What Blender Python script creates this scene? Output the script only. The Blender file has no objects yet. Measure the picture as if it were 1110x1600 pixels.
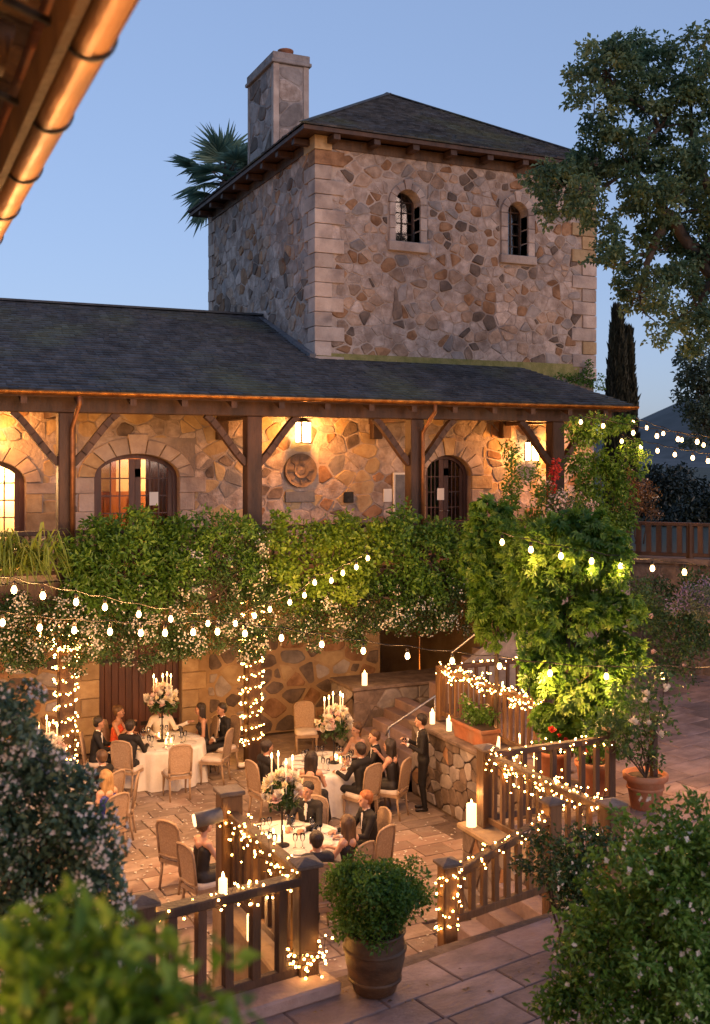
import bpy, math, random
import numpy as np
from mathutils import Vector, Matrix

# ------------------------------------------------------------------ camera, sky, sun, exposure
S = bpy.context.scene
COL = S.collection
EYE = Vector((0.0, 0.0, 6.34))                     # metres above the patio floor
CY, SY = 0.9114, 0.4115                            # camera heading: 24.3 deg to the right of the building axis
F_PX, CX_PX, HZ_PX = 1671.0, 555.0, 723.0          # calibrated against the photograph (1110 x 1600)

cam_d = bpy.data.cameras.new("camera")
cam = bpy.data.objects.new("camera", cam_d)
COL.objects.link(cam)
cam.location = EYE
cam.rotation_euler = (math.radians(90), 0, -math.atan2(SY, CY))
cam_d.sensor_fit = 'HORIZONTAL'
cam_d.sensor_width = 36.0
cam_d.lens = F_PX / 1110.0 * 36.0
cam_d.shift_y = -77.0 / 1110.0
cam_d.clip_start = 0.05
cam_d.clip_end = 6000
cam_d.dof.use_dof = True
cam_d.dof.focus_distance = 21.0
cam_d.dof.aperture_fstop = 3.6
S.camera = cam

wd = bpy.data.worlds.new("World")
S.world = wd
wd.use_nodes = True
wn = wd.node_tree
bg = wn.nodes["Background"]
sky = wn.nodes.new("ShaderNodeTexSky")
sky.sky_type = 'NISHITA'
sky.sun_disc = False
SUN_EL, SUN_AZ = 10.0, 165.0                      # a low sun behind the camera
sky.sun_elevation = math.radians(SUN_EL)
sky.sun_rotation = math.radians(SUN_AZ)
sky.altitude = 100
sky.air_density = 1.0
sky.dust_density = 1.6
sky.ozone_density = 4.0
wb = wn.nodes.new("ShaderNodeMixRGB"); wb.blend_type = 'MULTIPLY'; wb.inputs[0].default_value = 1.0
wb.inputs[2].default_value = (1.44, 1.50, 1.90, 1)     # white balance of the photograph
gm = wn.nodes.new("ShaderNodeGamma"); gm.inputs[1].default_value = 0.42      # long dusk exposure: softer zenith-to-horizon contrast
wn.links.new(sky.outputs[0], gm.inputs[0]); wn.links.new(gm.outputs[0], wb.inputs[1]); wn.links.new(wb.outputs[0], bg.inputs[0])
bg.inputs[1].default_value = 0.15

sun_d = bpy.data.lights.new("sun", 'SUN')
sun_d.energy = 0.65
sun_d.angle = math.radians(25)
sun_d.color = (1.0, 0.62, 0.44)
sun = bpy.data.objects.new("sun", sun_d)
COL.objects.link(sun)
a, e = math.radians(SUN_AZ), math.radians(SUN_EL)
to_sun = Vector((math.sin(a) * math.cos(e), math.cos(a) * math.cos(e), math.sin(e)))
sun.rotation_euler = to_sun.to_track_quat('Z', 'Y').to_euler()
sun.location = (0, 0, 60)

S.view_settings.view_transform = 'Standard'
S.view_settings.look = 'None'
S.view_settings.exposure = 0.7
S.view_settings.gamma = 1.0
S.view_settings.use_curve_mapping = False
S.cycles.use_denoising = True
S.cycles.use_light_tree = True
S.cycles.sample_clamp_indirect = 3.0
S.cycles.max_bounces = 6
S.cycles.diffuse_bounces = 3
S.cycles.transparent_max_bounces = 16

# ------------------------------------------------------------------ helpers
rng = random.Random(7)
nr = np.random.default_rng(7)
RIGHT = Vector((CY, -SY, 0)); FWD = Vector((SY, CY, 0)); UP = Vector((0, 0, 1))


def P(px, py, X=None, Y=None, Z=None, D=None):
    """Survey point: where the sight line through a photo pixel meets a known plane of the place."""
    r = RIGHT * ((px - CX_PX) / F_PX) + FWD + UP * ((HZ_PX - py) / F_PX)
    if Z is not None: t = (Z - EYE.z) / r.z
    elif Y is not None: t = Y / r.y
    elif X is not None: t = X / r.x
    else: t = D
    return EYE + r * t


def proj(p):
    d = Vector(p) - EYE
    z = d.dot(FWD)
    if z < 0.1: return (-9999, -9999, z)
    return (CX_PX + F_PX * d.dot(RIGHT) / z, HZ_PX - F_PX * d.z / z, z)


def tag(o, label=None, cat=None, group=None, kind=None):
    if label: o["label"] = label
    if cat: o["category"] = cat
    if group: o["group"] = group
    if kind: o["kind"] = kind
    return o


def thing(name, label, cat, loc=(0, 0, 0), rotz=0.0, group=None):
    o = bpy.data.objects.new(name, None)
    o.empty_display_size = 0.1
    COL.objects.link(o)
    o.location = loc
    o.rotation_euler = (0, 0, rotz)
    return tag(o, label, cat, group)


def link(name, me, parent=None, world=False):
    """world=True: the mesh is in world coordinates although its parent empty is moved."""
    o = bpy.data.objects.new(name, me)
    COL.objects.link(o)
    if parent is not None:
        o.parent = parent
        if world:
            o.matrix_parent_inverse = (Matrix.Translation(parent.location) @ parent.rotation_euler.to_matrix().to_4x4()).inverted()
    return o


class MB:
    """collects shapes and builds ONE mesh object"""
    def __init__(s): s.v, s.f, s.m, s.sm = [], [], [], []
    def add(s, vs, fs, mi=0, smooth=False):
        b = len(s.v)
        s.v += [tuple(x) for x in vs]
        for f in fs:
            s.f.append(tuple(i + b for i in f)); s.m.append(mi); s.sm.append(smooth)
        return s
    def box(s, a, b, mi=0):
        x0, y0, z0 = a; x1, y1, z1 = b
        return s.add([(x0,y0,z0),(x1,y0,z0),(x1,y1,z0),(x0,y1,z0),(x0,y0,z1),(x1,y0,z1),(x1,y1,z1),(x0,y1,z1)],
                     [(0,3,2,1),(4,5,6,7),(0,1,5,4),(1,2,6,5),(2,3,7,6),(3,0,4,7)], mi)
    def bar(s, p, q, w, h, up=(0, 0, 1), mi=0):
        """square bar from p to q; w across, h along 'up'"""
        p, q = Vector(p), Vector(q)
        d = (q - p).normalized(); u = Vector(up)
        x = d.cross(u)
        if x.length < 1e-4: x = d.cross(Vector((1, 0, 0)))
        x.normalize(); u = x.cross(d).normalized()
        x *= w / 2; u *= h / 2
        return s.add([p-x-u, p+x-u, p+x+u, p-x+u, q-x-u, q+x-u, q+x+u, q-x+u],
                     [(0,1,2,3),(7,6,5,4),(0,4,5,1),(1,5,6,2),(2,6,7,3),(3,7,4,0)], mi)
    def tube(s, pts, r, n=8, mi=0, caps=True):
        pts = [Vector(p) for p in pts]
        rs = r if isinstance(r, (list, tuple)) else [r] * len(pts)
        vs, fs = [], []
        for i, p in enumerate(pts):
            d = (pts[min(i+1, len(pts)-1)] - pts[max(i-1, 0)]).normalized()
            x = d.cross(Vector((0, 0, 1)))
            if x.length < 0.05: x = d.cross(Vector((0, 1, 0)))
            x.normalize(); y = d.cross(x)
            for k in range(n):
                t = 2 * math.pi * k / n
                vs.append(p + (x * math.cos(t) + y * math.sin(t)) * rs[i])
        for i in range(len(pts) - 1):
            for k in range(n):
                fs.append((i*n+k, i*n+(k+1) % n, (i+1)*n+(k+1) % n, (i+1)*n+k))
        if caps:
            fs.append(tuple(range(n))[::-1]); fs.append(tuple(range((len(pts)-1)*n, len(pts)*n)))
        return s.add(vs, fs, mi, True)
    def lathe(s, prof, c=(0, 0, 0), n=20, mi=0, wob=0.0):
        vs, fs = [], []
        for r, z in prof:
            for k in range(n):
                t = 2 * math.pi * k / n
                rr = r * (1 + wob * math.sin(5 * t + z * 9) * 0.5)
                vs.append((c[0] + rr * math.cos(t), c[1] + rr * math.sin(t), c[2] + z))
        for i in range(len(prof) - 1):
            for k in range(n):
                fs.append((i*n+k, i*n+(k+1) % n, (i+1)*n+(k+1) % n, (i+1)*n+k))
        fs.append(tuple(range(n))[::-1]); fs.append(tuple(range((len(prof)-1)*n, len(prof)*n)))
        return s.add(vs, fs, mi, True)
    def prism(s, front, off, mi=0):
        """polygon (3D points) extruded by vector off"""
        n = len(front); off = Vector(off)
        vs = [Vector(p) for p in front] + [Vector(p) + off for p in front]
        fs = [tuple(range(n)), tuple(range(2*n-1, n-1, -1))]
        for k in range(n): fs.append((k, n+k, n+(k+1) % n, (k+1) % n))
        return s.add(vs, fs, mi)
    def ball(s, c, r, n=6, mi=0, sq=(1, 1, 1)):
        pr = []
        vs, fs = [], []
        rings = max(3, n // 2 + 1)
        vs.append((c[0], c[1], c[2] - r * sq[2]))
        for i in range(1, rings):
            t = math.pi * i / rings
            for k in range(n):
                a_ = 2 * math.pi * (k + 0.5 * (i % 2)) / n
                vs.append((c[0] + r*sq[0]*math.sin(t)*math.cos(a_), c[1] + r*sq[1]*math.sin(t)*math.sin(a_), c[2] - r*sq[2]*math.cos(t)))
        vs.append((c[0], c[1], c[2] + r * sq[2]))
        for k in range(n): fs.append((0, 1+(k+1) % n, 1+k))
        for i in range(rings - 2):
            for k in range(n):
                a0, a1 = 1+i*n+k, 1+i*n+(k+1) % n
                fs.append((a0, a1, a1+n, a0+n))
        L = len(vs) - 1; b = 1 + (rings-2)*n
        for k in range(n): fs.append((b+k, b+(k+1) % n, L))
        return s.add(vs, fs, mi, True)
    def mesh(s, name, mats):
        me = bpy.data.meshes.new(name)
        me.from_pydata(s.v, [], s.f)
        for m in (mats if isinstance(mats, (list, tuple)) else [mats]): me.materials.append(m)
        me.polygons.foreach_set("material_index", s.m)
        me.polygons.foreach_set("use_smooth", s.sm)
        me.update()
        return me
    def build(s, name, mats, parent=None, world=False, bev=0.0, segs=1):
        o = link(name, s.mesh(name, mats), parent, world)
        if bev:
            b = o.modifiers.new("bevel", 'BEVEL'); b.width = bev; b.segments = segs; b.limit_method = 'ANGLE'; b.angle_limit = math.radians(50)
        return o


# ------------------------------------------------------------------ materials
MATS = {}


def mat(name, c1, c2=None, scale=3.0, rough=0.8, bump=0.25, bscale=25.0, metal=0.0, rnd=0.0, stretch=(1, 1, 1), c3=None, scale3=0.6, lo=0.35, hi=0.65, isl=0.0):
    m = bpy.data.materials.new(name); MATS[name] = m
    m.use_nodes = True
    nt = m.node_tree; N = nt.nodes; L = nt.links
    b = N["Principled BSDF"]
    b.inputs["Roughness"].default_value = rough
    b.inputs["Metallic"].default_value = metal
    tc = N.new("ShaderNodeTexCoord"); mp = N.new("ShaderNodeMapping")
    mp.inputs["Scale"].default_value = stretch
    L.new(tc.outputs["Object"], mp.inputs["Vector"])
    geo = N.new("ShaderNodeObjectInfo")
    addv = N.new("ShaderNodeVectorMath"); addv.operation = 'ADD'
    L.new(mp.outputs[0], addv.inputs[0]); L.new(geo.outputs["Location"], addv.inputs[1])
    n1 = N.new("ShaderNodeTexNoise"); n1.inputs["Scale"].default_value = scale; n1.inputs["Detail"].default_value = 7; n1.inputs["Roughness"].default_value = 0.62
    L.new(addv.outputs[0], n1.inputs["Vector"])
    r = N.new("ShaderNodeValToRGB")
    r.color_ramp.elements[0].position = lo; r.color_ramp.elements[1].position = hi
    r.color_ramp.elements[0].color = (*c1, 1); r.color_ramp.elements[1].color = (*(c2 or c1), 1)
    L.new(n1.outputs[0], r.inputs[0])
    out = r.outputs[0]
    if c3:
        n3 = N.new("ShaderNodeTexNoise"); n3.inputs["Scale"].default_value = scale3; n3.inputs["Detail"].default_value = 5
        L.new(addv.outputs[0], n3.inputs["Vector"])
        r3 = N.new("ShaderNodeValToRGB"); r3.color_ramp.elements[0].position = 0.5; r3.color_ramp.elements[1].position = 0.68
        L.new(n3.outputs[0], r3.inputs[0])
        mx = N.new("ShaderNodeMixRGB"); mx.inputs[2].default_value = (*c3, 1)
        L.new(r3.outputs[0], mx.inputs[0]); L.new(out, mx.inputs[1]); out = mx.outputs[0]
    if rnd:
        hs = N.new("ShaderNodeHueSaturation")
        mr = N.new("ShaderNodeMapRange"); mr.inputs[3].default_value = 1 - rnd; mr.inputs[4].default_value = 1 + rnd
        L.new(geo.outputs["Random"], mr.inputs[0]); L.new(mr.outputs[0], hs.inputs["Value"])
        L.new(out, hs.inputs["Color"]); out = hs.outputs[0]
    if isl:
        ge = N.new("ShaderNodeNewGeometry"); h2 = N.new("ShaderNodeHueSaturation"); m2 = N.new("ShaderNodeMapRange")
        m2.inputs[3].default_value = 1 - isl; m2.inputs[4].default_value = 1 + isl
        L.new(ge.outputs["Random Per Island"], m2.inputs[0]); L.new(m2.outputs[0], h2.inputs["Value"])
        L.new(out, h2.inputs["Color"]); out = h2.outputs[0]
    L.new(out, b.inputs["Base Color"])
    if bump:
        n2 = N.new("ShaderNodeTexNoise"); n2.inputs["Scale"].default_value = bscale; n2.inputs["Detail"].default_value = 6
        L.new(addv.outputs[0], n2.inputs["Vector"])
        bp = N.new("ShaderNodeBump"); bp.inputs["Strength"].default_value = bump; bp.inputs["Distance"].default_value = 0.03
        L.new(n2.outputs[0], bp.inputs["Height"]); L.new(bp.outputs[0], b.inputs["Normal"])
        rr = N.new("ShaderNodeMapRange"); rr.inputs[3].default_value = max(0.05, rough - 0.12); rr.inputs[4].default_value = min(1, rough + 0.12)
        L.new(n2.outputs[0], rr.inputs[0]); L.new(rr.outputs[0], b.inputs["Roughness"])
    return m


def emit(name, col, strength):
    m = bpy.data.materials.new(name); MATS[name] = m
    m.use_nodes = True
    b = m.node_tree.nodes["Principled BSDF"]
    b.inputs["Base Color"].default_value = (*col, 1)
    b.inputs["Emission Color"].default_value = (*col, 1)
    b.inputs["Emission Strength"].default_value = strength
    return m


def leafmat(name, cols, trans=0.3, rough=0.45):
    """cols: three colours picked per leaf"""
    m = bpy.data.materials.new(name); MATS[name] = m
    m.use_nodes = True
    nt = m.node_tree; N = nt.nodes; L = nt.links
    b = N["Principled BSDF"]; b.inputs["Roughness"].default_value = rough
    at = N.new("ShaderNodeAttribute"); at.attribute_name = "rnd"
    r = N.new("ShaderNodeValToRGB")
    r.color_ramp.elements[0].color = (*cols[0], 1); r.color_ramp.elements[1].color = (*cols[2], 1)
    e_ = r.color_ramp.elements.new(0.5); e_.color = (*cols[1], 1)
    L.new(at.outputs["Fac"], r.inputs[0]); L.new(r.outputs[0], b.inputs["Base Color"])
    if trans:
        t = N.new("ShaderNodeBsdfTranslucent"); mx = N.new("ShaderNodeMixShader")
        mx.inputs[0].default_value = trans
        L.new(r.outputs[0], t.inputs["Color"])
        L.new(b.outputs[0], mx.inputs[1]); L.new(t.outputs[0], mx.inputs[2])
        L.new(mx.outputs[0], N["Material Output"].inputs[0])
    return m


def glassmat(name, col=(0.02, 0.025, 0.03), rough=0.06, alpha=1.0):
    m = bpy.data.materials.new(name); MATS[name] = m
    m.use_nodes = True
    nt = m.node_tree; N = nt.nodes; L = nt.links
    gl = N.new("ShaderNodeBsdfGlossy"); gl.inputs["Roughness"].default_value = rough
    tr = N.new("ShaderNodeBsdfTransparent"); tr.inputs[0].default_value = (*col, 1)
    fr = N.new("ShaderNodeFresnel"); fr.inputs[0].default_value = 1.5
    mx = N.new("ShaderNodeMixShader")
    L.new(fr.outputs[0], mx.inputs[0]); L.new(tr.outputs[0], mx.inputs[1]); L.new(gl.outputs[0], mx.inputs[2])
    L.new(mx.outputs[0], N["Material Output"].inputs[0])
    return m


mat("mortar", (0.34, 0.265, 0.215), (0.50, 0.405, 0.34), scale=2.6, bump=0.9, bscale=14, rough=0.92, c3=(0.25, 0.20, 0.175), scale3=0.7)
mat("mortar_dark", (0.14, 0.10, 0.08), (0.24, 0.18, 0.145), scale=3, bump=0.6, rough=0.95)
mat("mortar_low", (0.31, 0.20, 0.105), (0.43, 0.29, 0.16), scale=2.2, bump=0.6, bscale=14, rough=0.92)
mat("stone_pale", (0.29, 0.22, 0.18), (0.52, 0.42, 0.36), scale=5, bump=0.9, bscale=14, rough=0.9, rnd=0.30, c3=(0.24, 0.17, 0.13), scale3=2.2)
mat("stone_tan", (0.27, 0.18, 0.125), (0.45, 0.32, 0.235), scale=5, bump=0.9, bscale=13, rough=0.9, rnd=0.28, c3=(0.22, 0.145, 0.10), scale3=2.2)
mat("stone_grey", (0.20, 0.17, 0.155), (0.36, 0.31, 0.28), scale=3.0, bump=0.7, bscale=11, rough=0.9, rnd=0.25)
mat("stone_rust", (0.16, 0.078, 0.036), (0.38, 0.215, 0.115), scale=3.0, bump=0.7, bscale=11, rough=0.9, rnd=0.25)
mat("stone_dark", (0.085, 0.060, 0.047), (0.20, 0.145, 0.11), scale=3.5, bump=0.7, bscale=12, rough=0.88, rnd=0.3)
mat("stone_ochre", (0.34, 0.22, 0.11), (0.50, 0.36, 0.20), scale=3.0, bump=0.6, bscale=11, rough=0.9, rnd=0.2)
mat("quoin_stone", (0.38, 0.29, 0.235), (0.52, 0.42, 0.35), scale=2.4, bump=0.45, bscale=18, rough=0.88, rnd=0.16, c3=(0.27, 0.21, 0.18), scale3=1.8)
mat("moss_stone", (0.16, 0.16, 0.04), (0.30, 0.26, 0.10), scale=5, bump=0.6, rough=0.95)
mat("shingle", (0.030, 0.034, 0.040), (0.082, 0.084, 0.090), scale=2.3, bump=0.5, bscale=40, rough=0.8, c3=(0.075, 0.085, 0.06), scale3=0.5, isl=0.32)
mat("dark_wood", (0.026, 0.011, 0.006), (0.078, 0.036, 0.018), scale=3.5, bump=0.4, bscale=30, rough=0.62, stretch=(1, 1, 0.25), rnd=0.15)
mat("rail_wood", (0.055, 0.026, 0.010), (0.15, 0.076, 0.030), scale=4.5, bump=0.4, bscale=35, rough=0.65, stretch=(1, 1, 0.2), rnd=0.2)
mat("grey_wood", (0.10, 0.068, 0.05), (0.21, 0.15, 0.115), scale=4.5, bump=0.4, bscale=35, rough=0.75, rnd=0.2)
mat("door_wood", (0.055, 0.018, 0.012), (0.12, 0.045, 0.025), scale=5, bump=0.3, bscale=30, rough=0.5, stretch=(1, 1, 0.15), rnd=0.12)
mat("copper", (0.55, 0.25, 0.085), (0.78, 0.42, 0.17), scale=2.5, bump=0.12, bscale=8, rough=0.32, metal=0.9)
mat("copper_dull", (0.26, 0.10, 0.028), (0.50, 0.235, 0.07), scale=6, bump=0.3, bscale=22, rough=0.42, metal=0.9, c3=(0.20, 0.09, 0.035), scale3=5, stretch=(1, .35, 1))
mat("copper_dark", (0.16, 0.065, 0.024), (0.30, 0.13, 0.05), scale=4, bump=0.2, rough=0.5, metal=0.5)
mat("wainscot", (0.24, 0.075, 0.022), (0.36, 0.13, 0.04), scale=4, bump=0.2, rough=0.5, stretch=(1, 1, 0.2))
mat("iron", (0.02, 0.018, 0.016), (0.05, 0.045, 0.04), scale=8, bump=0.2, rough=0.5, metal=0.7)
mat("steel", (0.35, 0.33, 0.31), (0.5, 0.48, 0.45), scale=8, bump=0.1, rough=0.35, metal=0.9)
mat("paver", (0.22, 0.160, 0.120), (0.40, 0.310, 0.245), scale=1.7, bump=0.5, bscale=16, rough=0.82, rnd=0.24, c3=(0.26, 0.17, 0.13), scale3=0.8, isl=0.0)
mat("flag", (0.15, 0.105, 0.098), (0.30, 0.22, 0.205), scale=1.5, bump=0.55, bscale=13, rough=0.75, rnd=0.26, c3=(0.21, 0.13, 0.105), scale3=0.8)
mat("joint", (0.10, 0.068, 0.05), (0.17, 0.12, 0.09), scale=6, bump=0.5, rough=0.95)
mat("soil", (0.035, 0.024, 0.016), (0.075, 0.05, 0.034), scale=5, bump=0.8, rough=0.98)
mat("grass_land", (0.018, 0.024, 0.010), (0.045, 0.048, 0.020), scale=0.05, bump=0.3, rough=0.95)
mat("hill_scrub", (0.035, 0.045, 0.045), (0.075, 0.085, 0.085), scale=0.02, bump=0.5, bscale=0.1, rough=1.0)
mat("cream_plaster", (0.55, 0.44, 0.30), (0.66, 0.54, 0.38), scale=1.5, bump=0.1, rough=0.9)
mat("terracotta", (0.24, 0.080, 0.034), (0.38, 0.145, 0.066), scale=4, bump=0.3, rough=0.8, rnd=0.15, c3=(0.30, 0.16, 0.095), scale3=3)
mat("glazed_pot", (0.055, 0.026, 0.012), (0.13, 0.066, 0.030), scale=5, bump=0.25, rough=0.5, stretch=(1, 1, 2.0), c3=(0.10, 0.065, 0.04), scale3=3)
mat("paper", (0.75, 0.73, 0.68), (0.8, 0.78, 0.73), bump=0, rough=0.8)
mat("linen", (0.70, 0.66, 0.60), (0.80, 0.77, 0.72), scale=6, bump=0.25, bscale=40, rough=0.9)
mat("slate_plate", (0.10, 0.10, 0.11), (0.17, 0.17, 0.18), scale=6, bump=0.2, rough=0.6)
mat("bark", (0.030, 0.022, 0.016), (0.080, 0.058, 0.043), scale=5, bump=0.9, bscale=18, rough=0.95, stretch=(1, 1, 0.3))
glassmat("dark_glass", (0.82, 0.84, 0.86), 0.05)
emit("bulb_glow", (1.0, 0.62, 0.25), 9.0)
emit("fairy_glow", (1.0, 0.45, 0.10), 40.0)
emit("flame", (1.0, 0.55, 0.16), 30.0)
emit("candle_wax", (1.0, 0.62, 0.30), 1.6)
emit("lantern_glass", (1.0, 0.66, 0.30), 14.0)


def lamp(name, loc, watts, parent=None, col=(1.0, 0.47, 0.155), r=0.04, world=False):
    d = bpy.data.lights.new(name, 'POINT'); d.energy = watts; d.color = col; d.shadow_soft_size = r
    o = bpy.data.objects.new(name, d); COL.objects.link(o); o.location = loc
    if parent is not None:
        o.parent = parent
        if world: o.matrix_parent_inverse = (Matrix.Translation(parent.location) @ parent.rotation_euler.to_matrix().to_4x4()).inverted()
    return o


# ------------------------------------------------------------------ rubble masonry
def clip_half(poly, nx, ny, c):
    """keep points with nx*x+ny*y <= c"""
    out = []
    n = len(poly)
    for i in range(n):
        p, q = poly[i], poly[(i+1) % n]
        dp, dq = nx*p[0]+ny*p[1]-c, nx*q[0]+ny*q[1]-c
        if dp <= 0: out.append(p)
        if dp * dq < 0:
            t = dp / (dp - dq)
            out.append((p[0]+t*(q[0]-p[0]), p[1]+t*(q[1]-p[1])))
    return out


def area_c(poly):
    A = cx = cy = 0.0
    for i in range(len(poly)):
        x0, y0 = poly[i]; x1, y1 = poly[(i+1) % len(poly)]
        w = x0*y1 - x1*y0
        A += w; cx += (x0+x1)*w; cy += (y0+y1)*w
    if abs(A) < 1e-9: return 0, (0, 0)
    return abs(A)/2, (cx/(3*A), cy/(3*A))


def rubble_cells(W, H, cell, holes=(), rs=None, flat=1.25):
    """irregular convex stones filling a W x H field, kept clear of the holes (x0,y0,x1,y1)"""
    rs = rs or rng
    seeds = []
    ny = max(1, round(H / (cell / flat * 0.9))); nx = max(1, round(W / (cell * flat * 0.9)))
    for j in range(ny):
        for i in range(nx):
            if rs.random() < 0.10: continue
            x = (i + 0.5 + 0.5*(j % 2) - 0.25 + rs.uniform(-.42, .42)) * W / nx
            y = (j + 0.5 + rs.uniform(-.42, .42)) * H / ny
            seeds.append((x, y, 0.0))
            if rs.random() < 0.30:
                seeds.append((x + rs.uniform(.3, .5)*cell, y + rs.uniform(-.3, .3)*cell, -0.35*cell*cell*0.1))
    sp = np.array(seeds)
    cells = []
    for k in range(len(sp)):
        d2 = (sp[:, 0]-sp[k, 0])**2 + ((sp[:, 1]-sp[k, 1])*flat)**2
        idx = np.argsort(d2)[1:15]
        R = 2.2*cell
        poly = [(max(0, sp[k,0]-R), max(0, sp[k,1]-R)), (min(W, sp[k,0]+R), max(0, sp[k,1]-R)), (min(W, sp[k,0]+R), min(H, sp[k,1]+R)), (max(0, sp[k,0]-R), min(H, sp[k,1]+R))]
        for j in idx:
            ax, ay = sp[j,0]-sp[k,0], (sp[j,1]-sp[k,1])*flat*flat
            mxx, myy = (sp[j,0]+sp[k,0])/2, (sp[j,1]+sp[k,1])/2
            poly = clip_half(poly, ax, ay, ax*mxx + ay*myy)
            if len(poly) < 3: break
        if len(poly) < 3: continue
        for (x0, y0, x1, y1) in holes:
            opts = [clip_half(poly, 1, 0, x0), clip_half(poly, -1, 0, -x1), clip_half(poly, 0, 1, y0), clip_half(poly, 0, -1, -y1)]
            bx = [p[0] for p in poly]; by = [p[1] for p in poly]
            if max(bx) < x0 or min(bx) > x1 or max(by) < y0 or min(by) > y1: continue
            poly = max(opts, key=lambda q: area_c(q)[0] if len(q) > 2 else 0)
            if len(poly) < 3: break
        if len(poly) < 3: continue
        A, c = area_c(poly)
        if A < 0.18*cell*cell*0.25: continue
        cells.append((poly, A, c))
    return cells


def stone_mesh(poly, c, to3, out, proud, gap, rs, jag=0.0):
    """one stone: rounded polygon standing proud of the mortar"""
    sc_ = max(0.4, 1 - gap / max(0.05, math.sqrt(area_c(poly)[0]) / 2))
    pts = [((p[0]-c[0])*sc_, (p[1]-c[1])*sc_) for p in poly]
    n = len(pts); sm = []
    for i in range(n):
        p, q = pts[i], pts[(i+1) % n]
        k = rs.uniform(0.08, 0.22)
        sm.append((p[0]+(q[0]-p[0])*k, p[1]+(q[1]-p[1])*k)); sm.append((p[0]+(q[0]-p[0])*(1-k), p[1]+(q[1]-p[1])*(1-k)))
    n = len(sm); mb = MB()
    tiltx, tilty = rs.uniform(-.06, .06), rs.uniform(-.06, .06)
    vs = []
    for x, y in sm: vs.append(to3(x, y) - out * 0.03)
    for x, y in sm: vs.append(to3(x*.985, y*.985) + out * proud * 0.55)
    for x, y in sm: vs.append(to3(x*.86, y*.86) + out * (proud * (1 + rs.uniform(-.25, .25)) + tiltx*x + tilty*y))
    fs = []
    for i in range(n):
        j = (i+1) % n
        fs.append((i, j, n+j, n+i)); fs.append((n+i, n+j, 2*n+j, 2*n+i))
    fs.append(tuple(range(2*n, 3*n)))
    mb.add(vs, fs)
    return mb


def slab_with_holes(mb, O, ux, uy, out, W, H, holes, thick):
    xs = sorted({0, W, *[h[0] for h in holes], *[h[2] for h in holes]}); ys = sorted({0, H, *[h[1] for h in holes], *[h[3] for h in holes]})
    xs = [x for x in xs if 0 <= x <= W]; ys = [y for y in ys if 0 <= y <= H]
    for i in range(len(xs)-1):
        for j in range(len(ys)-1):
            cx, cy = (xs[i]+xs[i+1])/2, (ys[j]+ys[j+1])/2
            if any(h[0] < cx < h[2] and h[1] < cy < h[3] for h in holes): continue
            q = [O + ux*xs[i] + uy*ys[j], O + ux*xs[i+1] + uy*ys[j], O + ux*xs[i+1] + uy*ys[j+1], O + ux*xs[i] + uy*ys[j+1]]
            mb.prism(q, -out*thick)


PAL_TOWER = [("stone_pale", .50), ("stone_tan", .20), ("stone_grey", .11), ("stone_rust", .11), ("stone_dark", .08)]
PAL_PORCH = [("stone_pale", .40), ("stone_ochre", .34), ("stone_rust", .12), ("stone_grey", .09), ("stone_dark", .05)]
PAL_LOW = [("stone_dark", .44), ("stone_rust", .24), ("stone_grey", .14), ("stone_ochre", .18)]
PAL_RETAIN = [("stone_grey", .45), ("stone_dark", .45), ("stone_rust", .10)]


def pick(pal, rs):
    t = rs.random(); s_ = 0
    for k, w in pal:
        s_ += w
        if t < s_: return k
    return pal[0][0]


def masonry(name, thing_, O, ux, uy, out, W, H, cell, pal, holes=(), cells_clear=None, thick=0.4, mortar="mortar", gap=0.025, proud=0.03, seed=1, maxp=300, keep=None, flat=1.25, flush=True):
    """a wall part with its mortar core and one object per stone"""
    O, ux, uy, out = Vector(O), Vector(ux), Vector(uy), Vector(out)
    mb = MB(); slab_with_holes(mb, O, ux, uy, out, W, H, holes, thick)
    wall = mb.build(name, MATS[mortar], thing_, world=True) if thing_ is not None else mb.build(name, MATS[mortar])
    rs = random.Random(seed)
    cells = rubble_cells(W, H, cell, list(cells_clear if cells_clear is not None else holes), rs, flat)
    cells.sort(key=lambda c: -c[1])
    rest = {}
    k = 0
    for poly, A, c in cells:
        p3 = O + ux*c[0] + uy*c[1]
        if keep and not keep(p3): continue
        mk = pick(pal, rs)
        pale = flush and mk in ("stone_pale", "stone_ochre")
        g_ = gap*rs.uniform(.12, .5) if pale else gap*rs.uniform(.3, 1.5 if flush else 1.3)
        smb = stone_mesh(poly, c, lambda x, y: ux*x + uy*y, out, proud*(rs.uniform(.2, .65) if pale else rs.uniform(.5, 1.2)), g_, rs)
        if k < maxp:
            so = link("stone", smb.mesh("stone", MATS[mk]), wall); so.location = p3
        else:
            r_ = rest.setdefault(mk, MB()); r_.add([Vector(v)+p3 for v in smb.v], smb.f)
        k += 1
    for mk, r_ in rest.items():
        tag(r_.build("stone_fill", MATS[mk], wall), kind="stuff")
    return wall


def arch_pts(x0, x1, zs, rise, n=12):
    """points of an arched head from (x1,zs) over the top to (x0,zs)"""
    cx, a_ = (x0+x1)/2, (x1-x0)/2
    return [(cx + a_*math.cos(math.pi*i/n), zs + rise*math.sin(math.pi*i/n)) for i in range(n+1)]


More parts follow.
